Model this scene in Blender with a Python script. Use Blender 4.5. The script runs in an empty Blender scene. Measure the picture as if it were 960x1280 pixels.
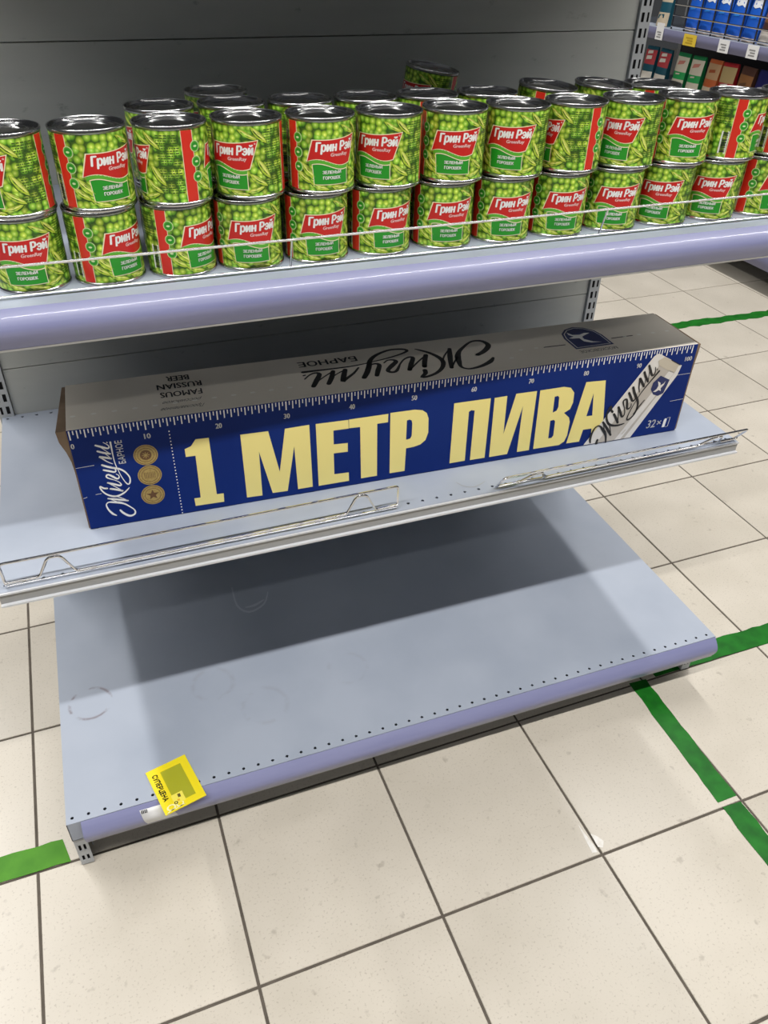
import bpy, bmesh, math, random
from math import sin, cos, pi, radians, sqrt, atan2
from mathutils import Vector, Matrix
from mathutils.geometry import tessellate_polygon, delaunay_2d_cdt

SC = bpy.context.scene
COL = SC.collection
random.seed(7)

# ------------------------------------------------------------------ camera
cam_data = bpy.data.cameras.new('camera')
cam = bpy.data.objects.new('camera', cam_data)
COL.objects.link(cam)
cam_data.sensor_fit = 'HORIZONTAL'
cam_data.sensor_width = 36.0
cam_data.lens = 36.0 * 991.08 / 960.0
cam_data.clip_start = 0.02
cam.location = (0.2036, -0.8215, 1.2776)
cam.rotation_euler = (radians(53.0645), radians(-1.2053), radians(-20.2757))
SC.camera = cam

# ------------------------------------------------------------------ world and ceiling lamps
world = bpy.data.worlds.new('world')
SC.world = world
world.use_nodes = True
bg = world.node_tree.nodes['Background']
bg.inputs['Color'].default_value = (0.93, 0.96, 1.0, 1)
bg.inputs['Strength'].default_value = 0.04


def ceiling_tube(loc, sx, sy, power, color=(1.0, 0.985, 0.96)):
    l = bpy.data.lights.new('ceiling_tube', 'AREA')
    l.shape = 'RECTANGLE'
    l.size = sx
    l.size_y = sy
    l.energy = power
    l.color = color
    o = bpy.data.objects.new('ceiling_tube', l)
    o.location = loc
    COL.objects.link(o)
    return o


# rows of fluorescent tubes: two over the front aisle, one over each side aisle
ceiling_tube((0.7, -1.05, 3.3), 7.0, 0.08, 150)
ceiling_tube((0.7, -2.45, 3.3), 7.0, 0.08, 20)
ceiling_tube((-1.15, 2.0, 3.3), 0.10, 3.0, 72)
ceiling_tube((2.40, 2.0, 3.3), 0.10, 3.0, 72)

SC.view_settings.view_transform = 'Standard'
SC.view_settings.look = 'None'
SC.view_settings.gamma = 1.0
SC.view_settings.use_curve_mapping = False
SC.view_settings.exposure = 0.2


# ------------------------------------------------------------------ helpers
def fill_loops(loops):
    """triangles inside a set of closed 2d loops (holes by winding)"""
    vs = []
    es = []
    for l in loops:
        i = len(vs)
        vs += [Vector((p[0], p[1])) for p in l]
        es += [(i + k, i + (k + 1) % len(l)) for k in range(len(l))]
    span = max(max(v.x for v in vs) - min(v.x for v in vs), max(v.y for v in vs) - min(v.y for v in vs))
    ov, _, of, _, _, _ = delaunay_2d_cdt(vs, es, [], 0, span * 1e-6)
    keep = []
    for f in of:
        c = sum((ov[k] for k in f), Vector((0.0, 0.0))) / len(f)
        n = 0
        for l in loops:
            for k in range(len(l)):
                a = l[k]
                b = l[(k + 1) % len(l)]
                if (a[1] > c.y) != (b[1] > c.y):
                    x = a[0] + (c.y - a[1]) * (b[0] - a[0]) / (b[1] - a[1])
                    if x > c.x:
                        n += 1
        if n % 2:
            keep.append(tuple(f))
    return [(v.x, v.y) for v in ov], keep


class MB:
    """collects vertices and faces; build() links them as one mesh object"""

    def __init__(self):
        self.v = []
        self.f = []
        self.m = []
        self.uv = None

    def quad(self, a, b, c, d, m=0):
        i = len(self.v)
        self.v += [a, b, c, d]
        self.f.append((i, i + 1, i + 2, i + 3))
        self.m.append(m)

    def box(self, x0, x1, y0, y1, z0, z1, m=0):
        i = len(self.v)
        self.v += [(x0, y0, z0), (x1, y0, z0), (x1, y1, z0), (x0, y1, z0),
                   (x0, y0, z1), (x1, y0, z1), (x1, y1, z1), (x0, y1, z1)]
        for q in ((3, 2, 1, 0), (4, 5, 6, 7), (0, 1, 5, 4), (1, 2, 6, 5), (2, 3, 7, 6), (3, 0, 4, 7)):
            self.f.append(tuple(i + k for k in q))
            self.m.append(m)

    def lathe(self, prof, n=40, m=0):
        i = len(self.v)
        for r, z in prof:
            for k in range(n):
                a = 2 * pi * k / n
                self.v.append((r * cos(a), r * sin(a), z))
        for j in range(len(prof) - 1):
            for k in range(n):
                k2 = (k + 1) % n
                self.f.append((i + j * n + k, i + j * n + k2, i + (j + 1) * n + k2, i + (j + 1) * n + k))
                self.m.append(m)

    def tube(self, pts, r, n=7, closed=False, m=0):
        pts = [Vector(p) for p in pts]
        i = len(self.v)
        N = len(pts)
        up = Vector((0.0, 0.31, 0.95))
        for k, p in enumerate(pts):
            a = pts[(k - 1) % N] if (closed or k > 0) else p
            b = pts[(k + 1) % N] if (closed or k < N - 1) else p
            t = (b - a).normalized()
            s = t.cross(up)
            if s.length < 1e-3:
                s = t.cross(Vector((1, 0, 0)))
            s.normalize()
            w = s.cross(t).normalized()
            for q in range(n):
                an = 2 * pi * q / n
                self.v.append(tuple(p + (s * cos(an) + w * sin(an)) * r))
        for k in range(N if closed else N - 1):
            k2 = (k + 1) % N
            for q in range(n):
                q2 = (q + 1) % n
                self.f.append((i + k * n + q, i + k * n + q2, i + k2 * n + q2, i + k2 * n + q))
                self.m.append(m)
        if not closed:
            self.f.append(tuple(i + q for q in range(n)))
            self.f.append(tuple(i + (N - 1) * n + q for q in range(n)))
            self.m += [m, m]

    def tri2d(self, verts, faces, fn, m=0):
        i = len(self.v)
        self.v += [fn(x, y) for x, y in verts]
        for f in faces:
            self.f.append(tuple(i + k for k in f))
            self.m.append(m)

    def poly(self, loops, fn, m=0):
        vs, fs = fill_loops(loops)
        self.tri2d(vs, fs, fn, m)

    def extrude(self, prof, x0, x1, m=0):
        """closed (y, z) profile swept along x"""
        i = len(self.v)
        n = len(prof)
        for x in (x0, x1):
            self.v += [(x, y, z) for y, z in prof]
        for k in range(n):
            k2 = (k + 1) % n
            self.f.append((i + k, i + k2, i + n + k2, i + n + k))
            self.m.append(m)
        for t in tessellate_polygon([[Vector((y, z, 0)) for y, z in prof]]):
            self.f.append(tuple(i + k for k in t))
            self.f.append(tuple(i + n + k for k in t))
            self.m += [m, m]

    def mesh(self, name, mats, smooth=False, uvs=None):
        me = bpy.data.meshes.new(name)
        me.from_pydata(self.v, [], self.f)
        for mt in mats:
            me.materials.append(mt)
        me.polygons.foreach_set('material_index', self.m)
        if smooth:
            me.polygons.foreach_set('use_smooth', [True] * len(self.f))
            try:
                me.set_sharp_from_angle(angle=radians(40))
            except Exception:
                pass
        me.update()
        return me

    def build(self, name, mats, parent=None, smooth=False, fixn=True):
        if not isinstance(mats, (list, tuple)):
            mats = [mats]
        me = self.mesh(name, mats, smooth)
        if fixn:
            b = bmesh.new()
            b.from_mesh(me)
            bmesh.ops.recalc_face_normals(b, faces=b.faces)
            b.to_mesh(me)
            b.free()
        return put(name, me, parent)


def put(name, me, parent=None):
    o = bpy.data.objects.new(name, me)
    COL.objects.link(o)
    if parent is not None:
        o.parent = parent
    return o


def tag(o, label, cat=None, group=None, kind=None):
    if label:
        o['label'] = label
    if cat:
        o['category'] = cat
    if group:
        o['group'] = group
    if kind:
        o['kind'] = kind
    return o


def thing(name, label, cat, loc=(0, 0, 0), rz=0.0, group=None):
    o = bpy.data.objects.new(name, None)
    o.empty_display_size = 0.05
    COL.objects.link(o)
    o.location = loc
    o.rotation_euler = (0, 0, rz)
    return tag(o, label, cat, group)


def copy_tree(o, parent=None):
    c = o.copy()
    COL.objects.link(c)
    c.parent = parent
    for ch in list(o.children):
        copy_tree(ch, c)
    return c


def bevel(o, w, seg=2):
    md = o.modifiers.new('bevel', 'BEVEL')
    md.width = w
    md.segments = seg
    md.limit_method = 'ANGLE'
    return o


_txt = {}


def text2d(body, bold=0.0):
    """outline of a line of lettering as flat triangles, x from 0 to 1, y from 0 to 1"""
    key = (body, bold)
    if key in _txt:
        return _txt[key]
    cu = bpy.data.curves.new('t', 'FONT')
    cu.body = body
    cu.size = 1
    cu.resolution_u = 2
    cu.fill_mode = 'NONE'
    o = bpy.data.objects.new('t', cu)
    COL.objects.link(o)
    bpy.context.view_layer.update()
    me = bpy.data.meshes.new_from_object(o)
    pv = [(v.co.x, v.co.y) for v in me.vertices]
    nb = {}
    for e in me.edges:
        a, b = e.vertices
        nb.setdefault(a, []).append(b)
        nb.setdefault(b, []).append(a)
    loops = []
    seen = set()
    for st in nb:
        if st in seen:
            continue
        loop = []
        cur, prev = st, None
        while cur not in seen:
            seen.add(cur)
            loop.append(pv[cur])
            nx = [q for q in nb[cur] if q != prev and q not in seen]
            if not nx:
                break
            prev, cur = cur, nx[0]
        if len(loop) > 2:
            loops.append(loop)
    # letter by letter: loops whose spans in x overlap belong together
    loops.sort(key=lambda l: min(p[0] for p in l))
    groups = []
    for l in loops:
        a = min(p[0] for p in l)
        b = max(p[0] for p in l)
        if groups and a < groups[-1][1] - 0.002:
            groups[-1][0].append(l)
            groups[-1][1] = max(groups[-1][1], b)
        else:
            groups.append([[l], b])
    vs = []
    fs = []
    for g, _ in groups:
        gv, gf = fill_loops(g)
        k = len(vs)
        vs += gv
        fs += [tuple(k + q for q in f) for f in gf]
    bpy.data.objects.remove(o)
    bpy.data.curves.remove(cu)
    bpy.data.meshes.remove(me)
    x0 = min(v[0] for v in vs)
    x1 = max(v[0] for v in vs)
    y0 = min(v[1] for v in vs)
    y1 = max(v[1] for v in vs)
    res = ([((x - x0) / (x1 - x0), (y - y0) / (y1 - y0)) for x, y in vs], fs)
    _txt[key] = res
    return res


def slice2d(vs, fs, step):
    """cuts flat triangles along x so that they can follow a curved surface"""
    b = bmesh.new()
    bv = [b.verts.new((x, y, 0)) for x, y in vs]
    for f in fs:
        try:
            b.faces.new([bv[k] for k in f])
        except ValueError:
            pass
    x = min(v[0] for v in vs) + step
    x1 = max(v[0] for v in vs)
    while x < x1:
        bmesh.ops.bisect_plane(b, geom=b.verts[:] + b.edges[:] + b.faces[:], plane_co=(x, 0, 0), plane_no=(1, 0, 0))
        x += step
    b.verts.index_update()
    out = ([(v.co.x, v.co.y) for v in b.verts], [tuple(v.index for v in f.verts) for f in b.faces])
    b.free()
    return out


def put_text(mb, body, o, ex, ey, fn, m=0, bold=0.0, step=None, fat=0.0):
    """lettering with lower left corner o, full width vector ex and full height vector ey (2d)"""
    vs, fs = text2d(body, bold)
    vs = [(o[0] + a * ex[0] + b * ey[0], o[1] + a * ex[1] + b * ey[1]) for a, b in vs]
    if step:
        vs, fs = slice2d(vs, fs, step)
    mb.tri2d(vs, fs, fn, m)
    if fat:
        for dx, dy in ((fat, 0), (-fat, 0), (0, fat * 0.5), (0, -fat * 0.5)):
            mb.tri2d([(x + dx, y + dy) for x, y in vs], fs, fn, m)


def stroke(mb, pts, ws, fn, m=0, sub=3):
    """brush stroke of varying width through 2d points"""
    P = [Vector((p[0], p[1])) for p in pts]
    out = []
    n = len(P)
    for i in range(n - 1):
        a = P[max(i - 1, 0)]
        b = P[i]
        c = P[i + 1]
        d = P[min(i + 2, n - 1)]
        for k in range(sub):
            t = k / sub
            q = 0.5 * ((2 * b) + (c - a) * t + (2 * a - 5 * b + 4 * c - d) * t * t + (3 * b - a - 3 * c + d) * t ** 3)
            out.append((q, ws[i] * (1 - t) + ws[i + 1] * t))
    out.append((P[-1], ws[-1]))
    L = []
    for i, (q, w) in enumerate(out):
        a = out[max(i - 1, 0)][0]
        b = out[min(i + 1, len(out) - 1)][0]
        t = b - a
        if t.length < 1e-9:
            t = Vector((1, 0))
        t.normalize()
        nn = Vector((-t.y, t.x)) * (w / 2)
        L.append((q + nn, q - nn))
    vs = []
    for a, b in L:
        vs += [tuple(a), tuple(b)]
    fs = [(2 * i, 2 * i + 1, 2 * i + 3, 2 * i + 2) for i in range(len(L) - 1)]
    for q, w in (out[0], out[-1]):
        k = len(vs)
        vs += [(q.x + cos(2 * pi * j / 10) * w / 2, q.y + sin(2 * pi * j / 10) * w / 2) for j in range(10)]
        fs.append(tuple(range(k, k + 10)))
    mb.tri2d(vs, fs, fn, m)


def disc(mb, cx, cy, rx, ry, fn, m=0, n=20, inner=0.0):
    ring = [(cx + rx * cos(2 * pi * k / n), cy + ry * sin(2 * pi * k / n)) for k in range(n)]
    if inner <= 0:
        mb.tri2d(ring, [tuple(range(n))], fn, m)
    else:
        r2 = [(cx + inner * rx * cos(2 * pi * k / n), cy + inner * ry * sin(2 * pi * k / n)) for k in range(n)]
        mb.tri2d(ring + r2, [(k, (k + 1) % n, n + (k + 1) % n, n + k) for k in range(n)], fn, m)


# ------------------------------------------------------------------ materials
def mat(name, color, rough=0.5, metal=0.0, coat=0.0, spec=0.5, alpha=None, trans=0.0):
    m = bpy.data.materials.new(name)
    m.use_nodes = True
    b = m.node_tree.nodes['Principled BSDF']
    b.inputs['Base Color'].default_value = (*color, 1)
    b.inputs['Roughness'].default_value = rough
    b.inputs['Metallic'].default_value = metal
    b.inputs['Coat Weight'].default_value = coat
    b.inputs['Specular IOR Level'].default_value = spec
    if trans:
        b.inputs['Transmission Weight'].default_value = trans
    if alpha is not None:
        b.inputs['Alpha'].default_value = alpha
    return m


def N(m, typ, **kw):
    n = m.node_tree.nodes.new(typ)
    for k, v in kw.items():
        if k in n.inputs.keys():
            n.inputs[k].default_value = v
        else:
            setattr(n, k, v)
    return n


def L(m, a, b):
    m.node_tree.links.new(a, b)


def ramp(m, stops, interp='LINEAR'):
    r = m.node_tree.nodes.new('ShaderNodeValToRGB')
    r.color_ramp.interpolation = interp
    e = r.color_ramp.elements
    while len(e) < len(stops):
        e.new(0.5)
    for k, (p, c) in enumerate(stops):
        e[k].position = p
        e[k].color = (*c, 1)
    return r


def noisy(name, c1, c2, scale, rough=0.5, metal=0.0, detail=4.0, lo=0.35, hi=0.65, coat=0.0, bump=0.0, stretch=None, rough2=None):
    """two close tones mixed by noise in object space"""
    m = mat(name, c1, rough, metal, coat)
    b = m.node_tree.nodes['Principled BSDF']
    tc = N(m, 'ShaderNodeTexCoord')
    src = tc.outputs['Object']
    if stretch:
        mp = N(m, 'ShaderNodeMapping')
        mp.inputs['Scale'].default_value = stretch
        L(m, src, mp.inputs['Vector'])
        src = mp.outputs['Vector']
    n = N(m, 'ShaderNodeTexNoise', Scale=scale, Detail=detail)
    L(m, src, n.inputs['Vector'])
    r = ramp(m, [(lo, c1), (hi, c2)])
    L(m, n.outputs['Fac'], r.inputs['Fac'])
    L(m, r.outputs['Color'], b.inputs['Base Color'])
    if rough2 is not None:
        rr = ramp(m, [(lo, (rough,) * 3), (hi, (rough2,) * 3)])
        L(m, n.outputs['Fac'], rr.inputs['Fac'])
        L(m, rr.outputs['Color'], b.inputs['Roughness'])
    if bump:
        bp = N(m, 'ShaderNodeBump', Strength=bump, Distance=0.001)
        L(m, n.outputs['Fac'], bp.inputs['Height'])
        L(m, bp.outputs['Normal'], b.inputs['Normal'])
    return m


def math_node(m, op, a, b=None, clamp=False):
    n = m.node_tree.nodes.new('ShaderNodeMath')
    n.operation = op
    n.use_clamp = clamp
    for i, x in enumerate((a, b)):
        if x is None:
            continue
        if isinstance(x, (int, float)):
            n.inputs[i].default_value = x
        else:
            L(m, x, n.inputs[i])
    return n.outputs[0]


M = {}
M['shelf'] = noisy('shelf_paint', (0.339, 0.378, 0.453), (0.383, 0.422, 0.497), 9, rough=0.42, rough2=0.52)
M['panel'] = noisy('panel_paint', (0.420, 0.430, 0.410), (0.483, 0.493, 0.462), 5, rough=0.55, stretch=(0.6, 1, 3))


def scratch_panel(m):
    """small dark scratches and rub marks in the panel paint"""
    b = m.node_tree.nodes['Principled BSDF']
    src = b.inputs['Base Color'].links[0].from_socket
    tc = N(m, 'ShaderNodeTexCoord')
    mp = N(m, 'ShaderNodeMapping')
    mp.inputs['Scale'].default_value = (1.0, 1.0, 1.7)
    L(m, tc.outputs['Object'], mp.inputs['Vector'])
    n = N(m, 'ShaderNodeTexNoise', Scale=26.0, Detail=5.0, Roughness=0.65)
    L(m, mp.outputs['Vector'], n.inputs['Vector'])
    r = ramp(m, [(0.64, (0, 0, 0)), (0.72, (1, 1, 1))])
    L(m, n.outputs['Fac'], r.inputs['Fac'])
    mx = N(m, 'ShaderNodeMix', data_type='RGBA')
    L(m, math_node(m, 'MULTIPLY', r.outputs['Color'], 0.45), mx.inputs['Factor'])
    L(m, src, mx.inputs[6])
    mx.inputs[7].default_value = (0.14, 0.14, 0.13, 1)
    L(m, mx.outputs[2], b.inputs['Base Color'])


scratch_panel(M['panel'])
M['upright'] = mat('upright_paint', (0.44, 0.46, 0.48), 0.45)
M['slot'] = mat('slot_shadow', (0.012, 0.012, 0.014), 0.8)  # shade inside the slots and kick recess, painted as near-black
M['lip'] = mat('lip_grey', (0.33, 0.33, 0.325), 0.5)
M['lipedge'] = mat('lip_edge', (0.62, 0.63, 0.65), 0.4)
M['lavender'] = noisy('lavender_plastic', (0.215, 0.224, 0.396), (0.258, 0.267, 0.439), 6, rough=0.36, coat=0.15, stretch=(0.5, 4, 8))
M['wire'] = mat('chrome_wire', (0.70, 0.70, 0.72), 0.12, metal=1.0)
M['darkwire'] = mat('dark_wire', (0.05, 0.05, 0.055), 0.35, metal=0.6)
M['tin'] = noisy('tin_metal', (0.50, 0.50, 0.50), (0.60, 0.60, 0.60), 60, rough=0.24, metal=1.0)
M['lidtin'] = mat('lid_metal', (0.36, 0.36, 0.36), 0.16, metal=1.0)
M['white'] = mat('white_print', (0.86, 0.86, 0.84), 0.45)
M['black'] = mat('black_print', (0.012, 0.012, 0.013), 0.5)
M['paper'] = mat('white_paper', (0.78, 0.78, 0.78), 0.6)


# base shelf: same paint, with worn rings and scuffs left by goods that stood there
def worn_paint():
    m = noisy('worn_shelf_paint', (0.339, 0.378, 0.453), (0.383, 0.422, 0.497), 7, rough=0.40, rough2=0.52)
    nt = m.node_tree
    b = nt.nodes['Principled BSDF']
    src = b.inputs['Base Color'].links[0].from_socket
    tc = N(m, 'ShaderNodeTexCoord')
    nz = N(m, 'ShaderNodeTexNoise', Scale=38.0, Detail=3.0)
    L(m, tc.outputs['Object'], nz.inputs['Vector'])
    total = None
    for cx, cy, r, w, amp in ((0.053, 0.238, 0.036, 0.004, 0.8),
                              (0.27, 0.21, 0.037, 0.007, 0.16), (0.35, 0.13, 0.04, 0.007, 0.14), (0.52, 0.165, 0.037, 0.006, 0.12)):
        mp = N(m, 'ShaderNodeMapping')
        mp.inputs['Location'].default_value = (-cx, -cy, 0)
        mp.inputs['Scale'].default_value = (1, 1, 0)
        L(m, tc.outputs['Object'], mp.inputs['Vector'])
        ln = N(m, 'ShaderNodeVectorMath', operation='LENGTH')
        L(m, mp.outputs['Vector'], ln.inputs[0])
        d = math_node(m, 'ABSOLUTE', math_node(m, 'SUBTRACT', ln.outputs['Value'], r))
        q = math_node(m, 'SUBTRACT', 1.0, math_node(m, 'DIVIDE', d, w), clamp=True)
        cut = ramp(m, [(0.44, (0, 0, 0)), (0.56, (1, 1, 1))])
        L(m, nz.outputs['Fac'], cut.inputs['Fac'])
        q = math_node(m, 'MULTIPLY', math_node(m, 'MULTIPLY', q, cut.outputs['Color']), amp)
        total = q if total is None else math_node(m, 'ADD', total, q, clamp=True)
    mx = N(m, 'ShaderNodeMix', data_type='RGBA')
    L(m, total, mx.inputs['Factor'])
    L(m, src, mx.inputs[6])
    mx.inputs[7].default_value = (0.17, 0.13, 0.14, 1)
    L(m, mx.outputs[2], b.inputs['Base Color'])
    return m


M['worn'] = worn_paint()


def tile_material():
    m = mat('floor_tile', (0.66, 0.60, 0.50), 0.32)
    b = m.node_tree.nodes['Principled BSDF']
    tc = N(m, 'ShaderNodeTexCoord')
    oi = N(m, 'ShaderNodeObjectInfo')
    add = N(m, 'ShaderNodeVectorMath', operation='ADD')
    sc = N(m, 'ShaderNodeVectorMath', operation='SCALE')
    comb = N(m, 'ShaderNodeCombineXYZ')
    L(m, oi.outputs['Random'], comb.inputs[0])
    L(m, oi.outputs['Random'], comb.inputs[1])
    L(m, comb.outputs[0], sc.inputs[0])
    sc.inputs['Scale'].default_value = 37.0
    L(m, tc.outputs['Object'], add.inputs[0])
    L(m, sc.outputs[0], add.inputs[1])
    n1 = N(m, 'ShaderNodeTexNoise', Scale=260.0, Detail=2.0)
    n2 = N(m, 'ShaderNodeTexNoise', Scale=5.0, Detail=4.0)
    n3 = N(m, 'ShaderNodeTexNoise', Scale=42.0, Detail=3.0)
    for n in (n1, n2, n3):
        L(m, add.outputs[0], n.inputs['Vector'])
    base = ramp(m, [(0.3, (0.540, 0.491, 0.410)), (0.7, (0.621, 0.567, 0.482))])
    L(m, n2.outputs['Fac'], base.inputs['Fac'])
    sp = ramp(m, [(0.60, (0, 0, 0)), (0.70, (1, 1, 1))])
    L(m, n1.outputs['Fac'], sp.inputs['Fac'])
    mx = N(m, 'ShaderNodeMix', data_type='RGBA')
    L(m, math_node(m, 'MULTIPLY', sp.outputs['Color'], 0.55), mx.inputs['Factor'])
    L(m, base.outputs['Color'], mx.inputs[6])
    mx.inputs[7].default_value = (0.36, 0.31, 0.25, 1)
    st = ramp(m, [(0.66, (0, 0, 0)), (0.75, (1, 1, 1))])
    L(m, n3.outputs['Fac'], st.inputs['Fac'])
    mx2 = N(m, 'ShaderNodeMix', data_type='RGBA')
    L(m, math_node(m, 'MULTIPLY', st.outputs['Color'], 0.5), mx2.inputs['Factor'])
    L(m, mx.outputs[2], mx2.inputs[6])
    mx2.inputs[7].default_value = (0.30, 0.26, 0.21, 1)
    hs = N(m, 'ShaderNodeHueSaturation')
    v = math_node(m, 'ADD', math_node(m, 'MULTIPLY', oi.outputs['Random'], 0.06), 0.97)
    L(m, v, hs.inputs['Value'])
    L(m, mx2.outputs[2], hs.inputs['Color'])
    L(m, hs.outputs['Color'], b.inputs['Base Color'])
    rr = ramp(m, [(0.3, (0.26,) * 3), (0.7, (0.42,) * 3)])
    L(m, n2.outputs['Fac'], rr.inputs['Fac'])
    L(m, rr.outputs['Color'], b.inputs['Roughness'])
    return m


M['tile'] = tile_material()
M['grout'] = noisy('grout', (0.085, 0.07, 0.055), (0.12, 0.10, 0.08), 30, rough=0.9)


def field_material():
    m = mat('tile_field', (0.64, 0.58, 0.48), 0.35)
    b = m.node_tree.nodes['Principled BSDF']
    tc = N(m, 'ShaderNodeTexCoord')
    br = N(m, 'ShaderNodeTexBrick', offset=0.0, squash=1.0)
    br.inputs['Color1'].default_value = (0.66, 0.60, 0.50, 1)
    br.inputs['Color2'].default_value = (0.62, 0.56, 0.47, 1)
    br.inputs['Mortar'].default_value = (0.1, 0.085, 0.07, 1)
    br.inputs['Scale'].default_value = 1.0
    br.inputs['Mortar Size'].default_value = 0.002
    br.inputs['Brick Width'].default_value = 0.3
    br.inputs['Row Height'].default_value = 0.3
    L(m, tc.outputs['Object'], br.inputs['Vector'])
    L(m, br.outputs['Color'], b.inputs['Base Color'])
    return m


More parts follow.
